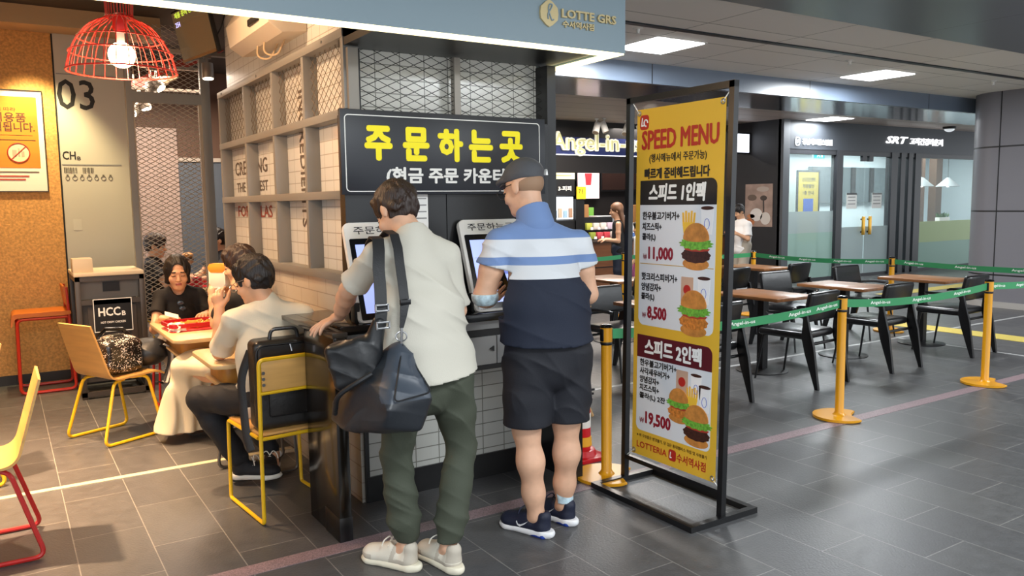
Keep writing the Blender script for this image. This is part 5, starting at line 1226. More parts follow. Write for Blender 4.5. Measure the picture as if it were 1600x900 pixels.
T_.cone((2.16, 3.185, 1.475), (1.985, 3.21, 1.41), .078, .070, .04).cone((2.16, 3.185, 1.475), (2.36, 3.125, 1.395), .078, .070, .04).cone((2.16, 3.18, 1.43), (2.155, 3.195, 1.53), .10, .074, .03)
seL, seR = mid(shL, elL, .43), mid(shR, elR, .43)
T_.chain([shL, seL, mid(shL, elL, .6)], [.070, .075, .076], .02).chain([shR, seR, mid(shR, elR, .6)], [.070, .075, .076], .02)
T_.disp(folds(.005, 34, (.5, .3, 1), 1.8)).disp(folds(.004, 24, (1, .2, .5), 1.2)); T_.cut((2.15, 3.1, .948), (0, .06, -1)); T_.cut((2.155, 3.2, 1.55), (0, .5, 1))
for se, sh, el in ((seL, shL, elL), (seR, shR, elR)):
    e = np.array(mid(sh, el, .85)); T_.cut(se, nrm(np.array(el)-sh), (e-.10, e+.10))
shirt2 = blob_obj('polo_shirt', T_, polo, rt2, m2)
C_ = Blob(.0045); C_.cone((2.16, 3.18, 1.50), (2.155, 3.195, 1.57), .092, .080, .02); C_.ell((2.12, 3.32, 1.52), (.055, .08, .1), None, 0, 's').cut((2.155, 3.2, 1.572), (0, .5, 1)); blob_obj('collar', C_, mat('polo_blue', '#6c86b3', .8), rt2, shirt2)
P_ = Blob(.0062); P_.flat((2.16, 3.095, .84), (2.16, 3.095, .955), (.195, .15), (.195, .145), (1, -.2, 0), .05)
for h_, k_ in zip(hp2, kn2): P_.chain([np.array(h_)-(0, 0, .02), mid(h_, k_, .55), np.array(k_)+(0, -.01, -.03)], [.128, .122, .112], .02)
P_.disp(folds(.006, 34, (.6, .3, 1), 2.)).disp(folds(.004, 50, (1, .4, .5), 1.4)); P_.cut((2.15, 3.1, .555), (0, 0, -1))
blob_obj('shorts', P_, mat('navy_shorts', '#14161f', .75, bump=.1, bscale=150), rt2, m2)
nav = mat('navy_mesh', '#141a30', .6, bump=.15, bscale=200); sow = mat('white_foam', '#e6e6e8', .55); bls = mat('blue_sole', '#1f3f9a', .45)
shoe(m2, rt2, (2.135, 3.035, 0), (2.03, 3.315, 0), [nav, sow, bls], .098, .30, mat('lace_navy', '#1d2540', .6), sow); shoe(m2, rt2, (2.315, 3.085, 0), (2.255, 3.375, 0), [nav, sow, bls], .098, .30, mat('lace_navy', '#1d2540', .6), sow)
K = Blob(.005); r_, f_, u_ = F
K.ell(Q(0, -.015, .06), (.086, .106, .062), F, .02).flat(Q(0, -.012, .035), Q(0, -.012, .055), (.084, .104), (.087, .108), r_, .01).ell(Q(0, .075, .055), (.07, .06, .024), F, .02)
K.cut(Q(0, 0, .03), -u_+.12*f_); K.disp(folds(.0025, 70, (.5, .6, .8), 2.))
cap = blob_obj('flat_cap', K, mat('grey_cap', '#4d4e52', .75, bump=.2, bscale=160), rt2, m2)
MB().prism(fillet([(-.075, .06, 0), (-.06, .10, 0), (0, .118, 0), (.06, .10, 0), (.075, .06, 0)], .03, 4) and [(p.x, p.y) for p in fillet([(-.075, .06, 0), (-.06, .10, 0), (0, .118, 0), (.06, .10, 0), (.075, .06, 0)], .03, 4)], 0.030, .037, M=Matrix([[r_[i], f_[i], u_[i], (Q(0, 0, 0)-np.array(rt2))[i]] for i in range(3)]+[[0, 0, 0, 1]])).build('peak', mat('grey_cap_dark', '#38393d', .7), cap)
b_ = Q(.055, -.10, .045)-np.array(rt2); MB().prism([(b_[0]-.008, b_[2]-.012), (b_[0]+.006, b_[2]-.012), (b_[0]+.001, b_[2]+.016)], b_[1]-.012, b_[1]+.01, 'y').build('badge', wprint, cap)
Hh = Blob(.005); Hh.ell(Q(0, -.02, .01), (.0745, .0925, .07), F, .02).cut(Q(0, 0, .03), u_).ell(Q(0, .09, -.04), (.12, .10, .12), F, 0, 's').cut(Q(0, 0, -.035), -u_+.2*f_)
blob_obj('hair', Hh, mat('shaved_hair', '#9a7a60', .7), rt2, m2)
gl_ = MB(); LQ = lambda *a: Vector(Q(*a)-np.array(rt2))
for x in (-1, 1): gl_.tube([LQ(x*.078, -.015, .012), LQ(x*.077, .05, .014), LQ(x*.062, .10, .01)], .0022, 6)
for x in (-1, 1): gl_.tube([LQ(x*.034+.026*math.cos(a), .108, .0+.02*math.sin(a)) for a in [k*math.pi/8 for k in range(16)]], .002, 5, closed=True)
gl_.build('glasses', black, m2)
patch = mat('patch_blue_print', '#b9cfd8', .7, var=.35, vscale=45)
p_ = Blob(.004); p_.cone(mid(shL, elL, .98), mid(elL, wrL, .18), .063, .062, .01); p_.cut((0, 0, elL[2]+.012), (0, 0, 1)).cut((0, 0, elL[2]-.042), (0, 0, -1)); blob_obj('elbow_patch', p_, patch, rt2, m2)
p_ = Blob(.004); p_.cone((2.297, 3.15, .12), (2.290, 3.145, .185), .047, .050, .01); p_.cut((0, 0, .112), (0, 0, -1)).cut((0, 0, .192), (0, 0, 1)).cut((2.29, 3.14, .1), (0, 1, 0)); blob_obj('ankle_patch', p_, patch, rt2, m2)
ph = thing('mobile_phone', 'dark phone held by the man in the striped polo', 'phone', (2.195, 3.52, 1.155)); MB().box(-.037, -.004, -.03, .037, .004, .12, .003, M=Matrix.Rotation(R(-35), 4, 'X')).build('body', blackg, ph)

# ------------------------------------------------------------------ restaurant seating
plyw = mat('pale_plywood', '#c99a58', .38, var=.12, vscale=3, stretch=(1, 1, 10), spec=.5); yt = mat('yellow_tube', '#e0b21e', .3); redt = mat('red_tube_dark', '#b0201c', .3)
def shell_chair(name, label, loc, rz, tube, group=None):
    t = thing(name, label, 'chair', loc, rz, group)
    up_ = [(p.x, p.y) for p in fillet([(.24, .425, 0), (.19, .452, 0), (-.16, .44, 0), (-.275, .83, 0)], .07, 6)]
    n = len(up_); m = MB(); rows = []
    for i, (y, z) in enumerate(up_):
        a = up_[max(i-1, 0)]; b = up_[min(i+1, n-1)]; ty, tz = b[0]-a[0], b[1]-a[1]; l = math.hypot(ty, tz); ny, nz = -tz/l*.006, ty/l*.006
        w = .205 if i < n-1 else .19
        rows.append([m.bm.verts.new(q) for q in ((-w, y-ny, z-nz), (w, y-ny, z-nz), (w, y+ny, z+nz), (-w, y+ny, z+nz))])
    for A, B_ in zip(rows, rows[1:]):
        for k in range(4): m.bm.faces.new((A[k], A[(k+1) % 4], B_[(k+1) % 4], B_[k]))
    m.bm.faces.new(rows[0]); m.bm.faces.new(list(reversed(rows[-1]))); m.build('shell', plyw, t)
    for s in (-1, 1):
        MB().tube(fillet([(s*.15, .02, .432), (s*.18, .12, .432), (s*.215, .20, .012), (s*.225, -.25, .012), (s*.18, -.13, .425), (s*.15, -.04, .425)], .05, 5), .011, 8).build('leg_frame', tube, t)
    MB().cyl((-.15, .02, .432), (.15, .02, .432), .010).cyl((-.15, -.04, .425), (.15, -.04, .425), .010).build('seat_support', tube, t)
    return t
shell_chair('plywood_chair', 'plywood chair with a yellow tube frame, holding the sequin bag', (.63, 6.21, 0), R(-64), yt)
shell_chair('plywood_chair', 'plywood chair with a red tube frame cut off by the edge, turned away', (-.165, 4.39, 0), R(90), redt)
shell_chair('plywood_chair', 'plywood chair mostly outside the edge, only its yellow tube leg showing', (-.33, 5.62, 0), R(96), yt)
sc_ = thing('panel_back_chair', 'yellow tube chair with a wooden back panel, the black case standing on it', 'chair', (1.21, 4.24, 0), R(6))
for s in (-1, 1):
    MB().tube(fillet([(s*.20, -.20, .44), (s*.20, .235, .445), (s*.205, .235, .012), (s*.21, -.255, .012), (s*.20, -.235, .44)], .02, 4), .010, 8).build('leg_frame', yt, sc_)
MB().tube(fillet([(-.20, -.235, .44), (-.20, -.25, .845), (.20, -.25, .845), (.20, -.235, .44)], .03, 5), .011, 8).cyl((-.2, -.245, .675), (.2, -.245, .675), .010).cyl((-.2, -.235, .44), (.2, -.235, .44), .010).build('back_frame', yt, sc_)
bpn = MB().box(-.19, -.256, .685, .19, -.244, .838, .003).build('back_panel', plyw, sc_)
for z in (.72, .75, .78): MB().cyl((-.182, -.262, z), (-.182, -.256, z), .008, seg=10).build('bolt', steel, bpn)
MB().box(-.195, -.22, .448, .195, .235, .462, .004).build('seat', plyw, sc_)
tt = mat('pale_table_top', '#c6a97c', .35, var=.06, vscale=2, stretch=(1, 8, 1)); tbx = mat('orange_ply_box', '#c58638', .4, var=.12, vscale=3, stretch=(1, 8, 1)); gtm = mat('grey_tube', '#77716b', .35, .7)
def rtable(label, x, y, L):
    t = thing('restaurant_table', label, 'table', (x, y, 0), 0, 'small restaurant tables')
    MB().prism(rrect(.60, L, .07), .705, .73, bev=.006).build('tabletop', tt, t)
    MB().prism(rrect(.44, L*.62, .05), .60, .705, bev=.003).build('apron_box', tbx, t)
    MB().prism(rrect(.50, L*.66, .05), .585, .60, bev=.003).build('shelf', tt, t)
    for s in (-1, 1):
        MB().tube(fillet([(-.16, s*L*.22, .585), (-.20, s*L*.24, .012), (.20, s*L*.24, .012), (.16, s*L*.22, .585)], .04, 4), .010, 8).build('leg_frame', gtm, t)
    return t
rtable('small table with a red tray on it in front of the woman in black', 1.22, 6.12, 1.06)
rtable('small table at the elbow of the man in cream, wooden box under its top', 1.24, 4.86, .62)
rtable('table behind the mesh partition with a red tray on it', 1.75, 9.35, .75)

# tray and food
redtray = mat('red_tray', '#b3121e', .35); paper = mat('crumpled_paper', '#eae3d8', .7)
def tray(x, y, z, rz, label):
    t = thing('food_tray', label, 'tray', (x, y, z), rz, 'red food trays')
    MB().prism(rrect(.42, .30, .03), .0, .008).build('base', redtray, t)
    ring(.42, .30, .03, .012, 0, 0, 0, .028).xf(Matrix.Rotation(R(90), 4, 'X')).xf(Matrix.Translation((0, 0, .028))).build('rim', redtray, t); return t
tray(1.165, 6.12, .73, R(4), 'red tray of fries in front of the woman in black'); tray(1.72, 9.30, .73, R(10), 'red tray on the table behind the mesh partition')
fr_ = MB()
for i in range(70):
    a = random.uniform(0, 6.28); x, y = random.gauss(.02, .07), random.gauss(0, .04); z = .012+random.uniform(0, .035)
    d = Vector((math.cos(a), math.sin(a), random.uniform(-.2, .3)))*.03
    fr_.box(-.004, -.004, -.032, .004, .004, .032, M=Matrix.Translation((x, y, z)) @ d.to_track_quat('Z', 'Y').to_matrix().to_4x4())
f_ = fr_.build('french_fries', mat('french_fry', '#e0aa3c', .5), loc=(1.165, 6.12, .733)); tag(f_, 'heap of golden fries on the tray in front of the woman in black', 'fries'); f_['kind'] = 'stuff'
def crumple(x, y, z, r, label, m=paper, name='crumpled_wrapper'):
    b_ = MB(); q = bmesh.ops.create_icosphere(b_.bm, subdivisions=3, radius=1)
    for v in q['verts']:
        n_ = 1+.28*math.sin(7*v.co.x+5*v.co.y+x*30)+.2*math.sin(11*v.co.z-9*v.co.x+y*20); v.co = Vector((v.co.x*r[0]*n_, v.co.y*r[1]*n_, max(v.co.z*n_, -.7)*r[2]+r[2]*.7))
    return tag(b_.build(name, m, loc=(x, y, z), ang=.3), label, 'wrapper', 'crumpled paper wrappers')
crumple(1.015, 6.00, .732, (.055, .045, .035), 'crumpled white wrapper at the near corner of the red tray'); crumple(1.33, 6.23, .739, (.05, .04, .03), 'crumpled white wrapper at the far end of the red tray')

# bags on the chairs
rq = (.66, 6.22, 0)
sqm = mat('sequin', '#0d0c0c', .25, spec=.8); nt = sqm.node_tree; N_ = nt.nodes
vo = N_.new('ShaderNodeTexVoronoi'); vo.inputs['Scale'].default_value = 120; tc = N_.new('ShaderNodeTexCoord'); nt.links.new(tc.outputs['Object'], vo.inputs['Vector'])
n2 = N_.new('ShaderNodeTexNoise'); n2.inputs['Scale'].default_value = 16; nt.links.new(tc.outputs['Object'], n2.inputs['Vector'])
mu = N_.new('ShaderNodeMath'); mu.operation = 'MULTIPLY'; nt.links.new(vo.outputs['Distance'], mu.inputs[0]); nt.links.new(n2.outputs['Fac'], mu.inputs[1])
cr_ = N_.new('ShaderNodeValToRGB'); cr_.color_ramp.interpolation = 'CONSTANT'; cr_.color_ramp.elements[0].color = (.01, .009, .009, 1); cr_.color_ramp.elements[1].position = .36; cr_.color_ramp.elements[1].color = (.75, .68, .6, 1)
nt.links.new(mu.outputs[0], cr_.inputs[0]); nt.links.new(cr_.outputs[0], N_['Principled BSDF'].inputs['Base Color'])
sb = thing('sequin_bag', 'black and white sequin tote bag lying on the plywood chair', 'bag', rq)
fx = nrm((.9, .43, 0)); fy = nrm((-.43, .9, 0)); fz = np.array((0, 0, 1.))
G = Blob(.007); cb = np.array((.63, 6.185, .58)); G.box(cb, (.145, .13, .12), (fx, fy, fz), .05, .03).ell(cb+(0, 0, .06), (.15, .13, .09), (fx, fy, fz), .05)
G.cut((0, 0, .458), (0, 0, -1)); G.disp(folds(.006, 40, (.6, .3, .8), 2.)); blob_obj('bag_body', G, sqm, rq, sb)
L3 = to_local(rq)
MB().tube([L3(tuple(cb+fx*a+fy*b+fz*c)) for a, b, c in ((-.12, .03, .12), (-.06, .0, .19), (.05, -.02, .18), (.12, -.03, .11))], .014, 8).build('handle', mat('patent_black', '#0b0b0c', .15), sb)
bb_ = thing('black_backpack', 'soft black backpack with white striped straps beside the sequin bag', 'bag', (.85, 6.33, 0))
G = Blob(.007); cb = np.array((.84, 6.32, .555)); G.ell(cb, (.14, .15, .10), (fx, fy, fz), .03).ell(cb+fx*.06+(0, 0, .01), (.10, .12, .085), (fx, fy, fz), .05)
G.cut((0, 0, .458), (0, 0, -1)); G.disp(folds(.008, 26, (.6, .4, .7), 2.)); blob_obj('bag_body', G, nyl, (.85, 6.33, 0), bb_)
L4 = to_local((.85, 6.33, 0)); stw = mat('white_strap', '#d8d4cc', .6)
for o in (0, .025): MB().tube([L4(p) for p in fillet([(.93+o, 6.22, .62), (.985+o, 6.24, .58), (.99+o, 6.25, .48), (.96+o, 6.24, .40), (.93+o, 6.2, .33), (.90+o, 6.16, .36)], .05, 5)], .006, 6, flat=(.004, .010)).build('strap', stw if o else web, bb_)
lc = mat('black_leather', '#1c1a19', .35, bump=.15, bscale=60, spec=.6)
ca = thing('black_case', 'boxy black leather backpack case standing on the yellow tube chair', 'bag', (1.20, 4.13, .462))
G = Blob(.006); G.box((1.20, 4.12, .695), (.165, .075, .232), None, .035, .02); G.disp(folds(.0025, 30, (.5, .4, .8), 2.)); blob_obj('bag_body', G, lc, (1.2, 4.13, .462), ca)
L5 = to_local((1.2, 4.13, .462))
MB().tube([L5(p) for p in fillet([(1.045, 4.042, .47), (1.045, 4.042, .905), (1.355, 4.042, .905), (1.355, 4.042, .47)], .05, 5)], .006, 6).build('piping', mat('black_leather_edge', '#0f0e0e', .4), ca)
MB().box(-.10, -.092, .07, .10, -.083, .26, .012).build('front_pocket', lc, ca)
MB().tube([L5(p) for p in fillet([(1.13, 4.10, .92), (1.14, 4.10, .975), (1.27, 4.10, .975), (1.28, 4.10, .92)], .03, 5)], .010, 8).build('handle', lc, ca)
MB().cyl(L5((1.22, 4.04, .90)), L5((1.225, 4.03, .865)), .005, seg=8).build('zip_pull', steel, ca)
MB().tube([L5(p) for p in fillet([(1.05, 4.17, .86), (1.0, 4.20, .72), (1.005, 4.18, .56), (1.0, 4.13, .44), (1.01, 4.09, .36)], .08, 5)], .01, 8, flat=(.006, .024)).build('shoulder_strap', web, ca)

# ------------------------------------------------------------------ seated people
def seated(name, label, root, hc, hf, neck, shs, els, wrs, hips, knees, ankles, res, skin=SKIN2, hands=(None, None), hs=1., up=(0, 0, 1), feet=((0, 1, 0), (0, 1, 0)), female=False):
    B = Blob(res); Q, F, pnt = head(B, hc, hf, up, hs, neck)
    w = np.array(shs[1])-np.array(shs[0]); hm = np.array(mid(*hips)); sm_ = np.array(mid(*shs)); k = .86 if female else 1.
    B.flat(hm+(0, 0, .04), mid(hm, sm_, .75), (.13, .09), (.14*k, .08), w, .04).cone(mid(hm, sm_, .85), neck, .07, .05, .04)
    for sh, el, wr in zip(shs, els, wrs):
        B.chain([mid(sh, sm_, .3), sh, mid(sh, el, .5), el, mid(el, wr, .3), mid(el, wr, .7), wr], [x*k for x in (.045, .046, .044, .040, .041, .034, .027)], .02)
    for i, h_ in enumerate(hands):
        if h_: hand(B, wrs[i], h_[0], h_[1], 1 if i == 0 else -1, h_[2], .95*k**.3)
    for a, b, c, ft in zip(hips, knees, ankles, feet):
        B.chain([a, mid(a, b), b, mid(b, c, .3), mid(b, c, .75), c], [.07, .062, .048, .046, .035, .032], .03); foot(B, c, ft)
    o = blob_obj(name, B, [skin, LIP, DARK], root, None, pnt); o.location = root; tag(o, label, 'person')
    return o, Q, F
def top(parent, root, hips, shs, els, neck, m, name, res=.007, lo=.0, sl_=.75, w0=(.165, .12), w1=(.165, .115), col=.06, sr=.068, carve=None, f=1.5):
    T_ = Blob(res); w = np.array(shs[1])-np.array(shs[0]); hm = np.array(mid(*hips)); sm_ = np.array(mid(*shs)); nb = np.array(neck)
    T_.flat(hm+(0, 0, lo), mid(hm, sm_, .55), w0, w1, w, .05).flat(mid(hm, sm_, .55), mid(hm, sm_, .92), w1, (w1[0]*.85, w1[1]*.8), w, .05).cone(mid(sm_, nb, .4), mid(sm_, nb, .95), col+.02, col, .03)
    for sh, el in zip(shs, els):
        T_.cone(mid(sm_, nb, .55), sh, sr*.95, sr*.9, .04)
        T_.chain([sh, mid(sh, el, sl_), mid(sh, el, min(1., sl_+.12))], [sr*.9, sr, sr*1.02], .025)
    T_.disp(folds(.004*f, 32, (.5, .3, 1), 1.8)).disp(folds(.003*f, 22, (1, .4, .5), 1.4))
    for sh, el in zip(shs, els):
        e = np.array(mid(sh, el, min(1.05, sl_+.25))); T_.cut(mid(sh, el, sl_), nrm(np.array(el)-sh), (e-.09, e+.09))
    if carve: T_.ell(carve[0], carve[1], None, 0, 's')
    return blob_obj(name, T_, m, root, parent)
def legs(parent, root, hips, knees, ankles, m, name='trousers', res=.007, r=(.10, .088, .072, .07, .06, .055), base=.10):
    P_ = Blob(res); P_.flat(np.array(mid(*hips))-(0, 0, .0), np.array(mid(*hips))+(0, 0, .10), (.16, .12), (.15, .11), np.array(hips[1])-np.array(hips[0]), .04)
    for a, b, c in zip(hips, knees, ankles):
        c2 = np.array(c)+nrm(np.array(b)-c)*.05; P_.chain([a, mid(a, b), b, mid(b, c2, .35), mid(b, c2, .8), c2], r, .025)
    P_.disp(folds(.004, 32, (.6, .4, .8), 2.)); return blob_obj(name, P_, m, root, parent)

# man in the cream shirt
rs = (1.2, 4.4, 0)
hips = [(1.13, 4.40, .55), (1.31, 4.38, .55)]; kns = [(.90, 4.73, .52), (1.14, 4.85, .50)]; ank = [(1.10, 4.66, .11), (1.30, 4.74, .12)]
shs = [(1.045, 4.47, .985), (1.405, 4.40, .99)]; els = [(1.02, 4.72, .775), (1.47, 4.62, .76)]; wrs = [(1.035, 4.755, 1.02), (1.27, 4.82, .80)]
cm_, Q, F = seated('person', 'man in a cream shirt and dark trousers eating with his back to us', rs, (1.165, 4.475, 1.195), (-.62, .70, -.32), (1.22, 4.43, 1.06), shs, els, wrs, hips, kns, ank, .0055, hands=(((-.12, .05, 1), (.7, .6, -.1), (.45, .7, .8, .9)), ((-.6, .6, .2), (0, .2, -1), (.4, .5, .6, .6))), hs=1.03, up=(-.1, .2, 1), feet=((.8, -.2, 0), (-.3, -.8, 0)))
blob_obj('hair', short_hair(Q, F, 1.03, .005, .024, -.08, 2.), HAIR, rs, cm_)
top(cm_, rs, hips, shs, els, (1.22, 4.43, 1.095), mat('cream_cotton', '#d9cfb9', .8, bump=.1, bscale=200), 'shirt', .006, -.03, .84, (.19, .135), (.185, .125), .064, .07)
legs(cm_, rs, hips, kns, ank, mat('black_trousers', '#15161b', .75, bump=.1, bscale=150))
gg = MB(); LQ = lambda *a: Vector(Q(*a)-np.array(rs))
for x in (-1, 1):
    gg.tube([LQ(x*.082, -.01, .01), LQ(x*.08, .06, .012), LQ(x*.06, .112, .0)], .002, 6); gg.tube([LQ(x*.034+.027*math.cos(a), .114, -.004+.021*math.sin(a)) for a in [k*math.pi/8 for k in range(16)]], .002, 5, closed=True)
gg.build('glasses', steel, cm_)
cvb = mat('black_canvas', '#15151a', .7, bump=.1, bscale=150); cvs = mat('white_rubber', '#dcd8ce', .5)
shoe(cm_, rs, (1.045, 4.69, .035), (1.27, 4.56, 0.035), [cvb, cvs], .085, .28, lacew, None, .005, True); so = shoe(cm_, rs, (1.32, 4.80, .03), (1.20, 4.55, .03), [cvb, cvs], .085, .28, lacew, None, .005, True)
MB().cyl((1.335-1.2, 4.755-4.4, .115), (1.285-1.2, 4.715-4.4, .118), .024, seg=20).build('ankle_badge', wprint, so)
crumple(1.055, 4.80, 1.085, (.022, .022, .03), 'white wrapper pinched in the raised hand of the man in cream')

# woman in the black tee facing the camera
rw = (1.19, 6.95, 0)
hips = [(1.29, 6.98, .50), (1.10, 6.98, .50)]; kns = [(1.26, 6.52, .53), (1.05, 6.54, .50)]; ank = [(1.06, 6.42, .22), (1.16, 6.55, .09)]
shs = [(1.345, 6.90, .895), (1.055, 6.92, .89)]; els = [(1.43, 6.80, .65), (.975, 6.74, .66)]; wrs = [(1.33, 6.55, .775), (1.0, 6.50, .775)]
bw_, Q, F = seated('person', 'woman in a black tee with sunglasses on her neckline, facing us', rw, (1.18, 6.83, 1.085), (-.10, -.96, -.16), (1.195, 6.92, .97), shs, els, wrs, hips, kns, ank, .0055, hands=(((-.4, -.6, .05), (0, 0, -1), (.3, .4, .5, .5)), ((.75, -.5, .05), (0, .2, -1), (.4, .6, .7, .7))), hs=1.10, female=True, feet=((-.8, -.4, 0), (0, -1, 0)))
r_, f_, u_ = F
Hb = Blob(.005); Hb.ell(Q(0, -.02, .04), (.094, .115, .106), F, .02)
for x in (-1, 1): Hb.flat(Q(x*.062, -.012, .03), Q(x*.066, .0, -.062), (.028, .06), (.022, .042), r_, .03)
Hb.ell(Q(0, -.06, -.03), (.08, .06, .085), F, .03); Hb.ell(Q(0, .10, -.045), (.074, .09, .115), F, 0, 's'); Hb.ell(Q(.0, .115, .045), (.056, .075, .052), F, 0, 's')
Hb.disp(lambda X, Y, Z: .002*np.sin(130*X+6*np.sin(9*Z))+.0015*np.sin(190*X+90*Y)); blob_obj('hair', Hb, HAIR, rw, bw_)
bts = mat('black_cotton', '#131214', .8, bump=.1, bscale=200)
top(bw_, rw, hips, shs, els, (1.19, 6.93, .955), bts, 'tee_shirt', .006, .02, .55, (.15, .11), (.155, .105), .062, .062, ((1.185, 6.84, .975), (.058, .075, .075)))
legs(bw_, rw, hips, kns, ank, mat('pale_grey_denim', '#a9a29c', .8, bump=.1, bscale=180), 'jeans', .007, (.09, .08, .068, .064, .056, .05))
sgl = MB()
for z in (.0, -.045): sgl.ell((1.185-1.19+z*-.3, 6.795-6.95, .845+z), (.026, .008, .021), seg=14)
sgl.build('sunglasses', mat('blue_lens', '#1d3348', .1, spec=.9), bw_)
nk = tag(MB().box(-.05, -.03, 0, .05, .03, .003, M=Matrix.Rotation(R(20), 4, 'Y') @ Matrix.Rotation(R(25), 4, 'X')).build('paper_napkin', paper, loc=(1.05, 6.41, .80)), 'white paper napkin in the hand of the woman in black', 'napkin')
ws = thing('plain_stool', 'wooden stool under the woman in black', 'chair', (1.19, 7.02, 0)); MB().prism(rrect(.44, .40, .05), .40, .425, bev=.005).build('seat', tbx, ws)
for s in (-1, 1): MB().tube(fillet([(s*.17, .14, .40), (s*.19, .18, .012), (s*.19, -.16, .012), (s*.17, -.14, .40)], .03, 4), .010, 8).build('leg_frame', redt, ws)

# woman in the pale skirt, mostly behind the man in cream
rk = (1.28, 5.42, 0)
hips = [(1.20, 5.36, .50), (1.37, 5.42, .50)]; kns = [(1.02, 5.72, .52), (1.17, 5.80, .52)]; ank = [(1.0, 5.80, .11), (1.14, 5.86, .11)]
shs = [(1.205, 5.38, .975), (1.47, 5.50, .975)]; els = [(1.19, 5.58, .82), (1.46, 5.70, .78)]; wrs = [(1.185, 5.63, 1.045), (1.33, 5.72, .98)]
sk_, Q, F = seated('person', 'woman in a long pale skirt holding a wrapped burger behind the man in cream', rk, (1.335, 5.47, 1.215), (-.80, .55, -.22), (1.335, 5.44, 1.08), shs, els, wrs, hips, kns, ank, .0062, hands=(((.35, .2, .9), (.5, .6, 0), (.5, .7, .7, .7)), ((-.6, -.3, .6), (-.3, -.8, 0), (.4, .5, .6, .6))), hs=.99, female=True, feet=((-.6, .6, 0), (-.5, .7, 0)))
hk = short_hair(Q, F, 1.0, .005, .026, -.12, 4.); hk.ell(Q(0, -.08, -.06), (.07, .06, .09), F, .03); blob_obj('hair', hk, HAIRB, rk, sk_)
top(sk_, rk, hips, shs, els, (1.335, 5.44, 1.06), bts, 'black_top', .007, .02, .5, (.15, .11), (.15, .10), .055, .06)
SK = Blob(.007); SK.flat((1.28, 5.40, .52), (1.28, 5.40, .66), (.165, .13), (.15, .11), (1, .4, 0), .05)
SK.flat((1.22, 5.50, .56), (1.10, 5.74, .545), (.20, .10), (.18, .085), (1, .5, 0), .05).flat((1.09, 5.75, .52), (1.04, 5.86, .09), (.18, .10), (.235, .16), (1, .4, 0), .06)
SK.disp(lambda X, Y, Z: .014*np.clip((.62-Z)*2.2, 0, 1)*np.sin(70*(X*.8+Y*.35)+3*np.sin(5*Z+4*X))); SK.cut((1, 5.8, .075), (0, 0, -1))
blob_obj('skirt', SK, mat('pale_skirt', '#e0d2b4', .75, bump=.1, bscale=180), rk, sk_)
bu = thing('wrapped_burger', 'burger in an orange and white wrapper held up by the woman in the skirt', 'food', (1.235, 5.61, 1.14))
MB().prism(rrect(.13, .16, .03), -.03, .03, 'y', bev=.012).xf(Matrix.Rotation(R(-50), 4, 'Z')).build('wrapper', mat('wrapper_white', '#ece0cb', .6), bu)
MB().prism(rrect(.134, .06, .02, 0, .055), -.032, .032, 'y', bev=.008).xf(Matrix.Rotation(R(-50), 4, 'Z')).build('orange_band', mat('wrapper_orange', '#e8912a', .6), bu)
stl = thing('low_stool', 'dark stool under the woman in the pale skirt', 'stool', (1.30, 5.38, 0)); MB().prism(rrect(.36, .36, .05), .40, .43, bev=.004).build('seat', tbx, stl)
for s in (-1, 1): MB().tube(fillet([(s*.14, .13, .40), (s*.16, .16, .012), (s*.16, -.16, .012), (s*.14, -.13, .40)], .03, 4), .010, 8).build('leg_frame', gtm, stl)

# two diners behind the mesh
def diner(label, rt, hc, hf, side, hm, shirt, held=None):
    x, y, _ = rt; d = nrm((hf[0], hf[1], 0)); l = np.array((-d[1], d[0], 0)); b = np.array((x, y, 0))
    P = lambda a, c, z: b+d*a+l*c+(0, 0, z)
    hips = [P(0, .09, .50), P(0, -.09, .50)]; kns = [P(.42, .1, .50), P(.42, -.1, .50)]; ank = [P(.40, .1, .10), P(.40, -.1, .10)]
    shs = [P(.05, .18, hc[2]-.205), P(.05, -.18, hc[2]-.205)]; els = [P(.22, .22, hc[2]-.40), P(.22, -.22, hc[2]-.40)]; wrs = [P(.38, .08, hc[2]-.20 if held else .78), P(.38, -.08, hc[2]-.20 if held else .78)]
    o, Q, F = seated('person', label, rt, hc, hf, P(.05, 0, hc[2]-.125), shs, els, wrs, hips, kns, ank, .009, hands=((d*.5-l*.6+(0, 0, .5), -l, (.4, .5, .5, .5)), (d*.5+l*.6+(0, 0, .5), l, (.4, .5, .5, .5))), feet=(d, d))
    blob_obj('hair', short_hair(Q, F, 1.0, .007, .026, -.06, rt[0]), hm, rt, o)
    top(o, rt, hips, shs, els, P(.05, 0, hc[2]-.14), shirt, 'tee_shirt', .009, .02, .6, f=.5)
    legs(o, rt, hips, kns, ank, mat('black_trousers', '#15161b'), res=.01)
    return P
P = diner('diner in a black tee behind the mesh partition, biting a burger', (1.32, 9.3, 0), (1.40, 9.27, 1.20), (.93, -.3, -.12), 0, HAIRB, bts, True)
bg = thing('burger', 'burger held by the diner behind the mesh', 'food', tuple(P(.40, 0, 1.06))); MB().ell((0, 0, .03), (.06, .06, .035)).build('bun_top', mat('bun_real', '#c88a4a', .5), bg); MB().ell((0, 0, -.012), (.062, .062, .02)).build('patty', mat('patty_real', '#5a3420', .6), bg); MB().ell((0, 0, -.03), (.058, .058, .02)).build('bun_base', mat('bun_real', '#c88a4a'), bg)
diner('diner in a black tee facing left between the mesh post and the tiled wall', (2.20, 9.62, 0), (2.10, 9.60, 1.225), (-.95, -.12, -.15), 0, HAIR, bts)
for x, y, rz, lb in ((1.22, 9.34, -108, 'plywood chair of the diner behind the mesh'), (2.27, 9.63, 98, 'chair of the diner at the slate blue wall')):
    shell_chair('plywood_chair', lb, (x, y, 0), R(rz), yt)
pbx = tag(MB().prism(rrect(.09, .09, .01), 0, .10, bev=.004).build('fries_carton', redtray, loc=(1.80, 9.28, .74)), 'small red carton on the tray behind the mesh', 'carton')

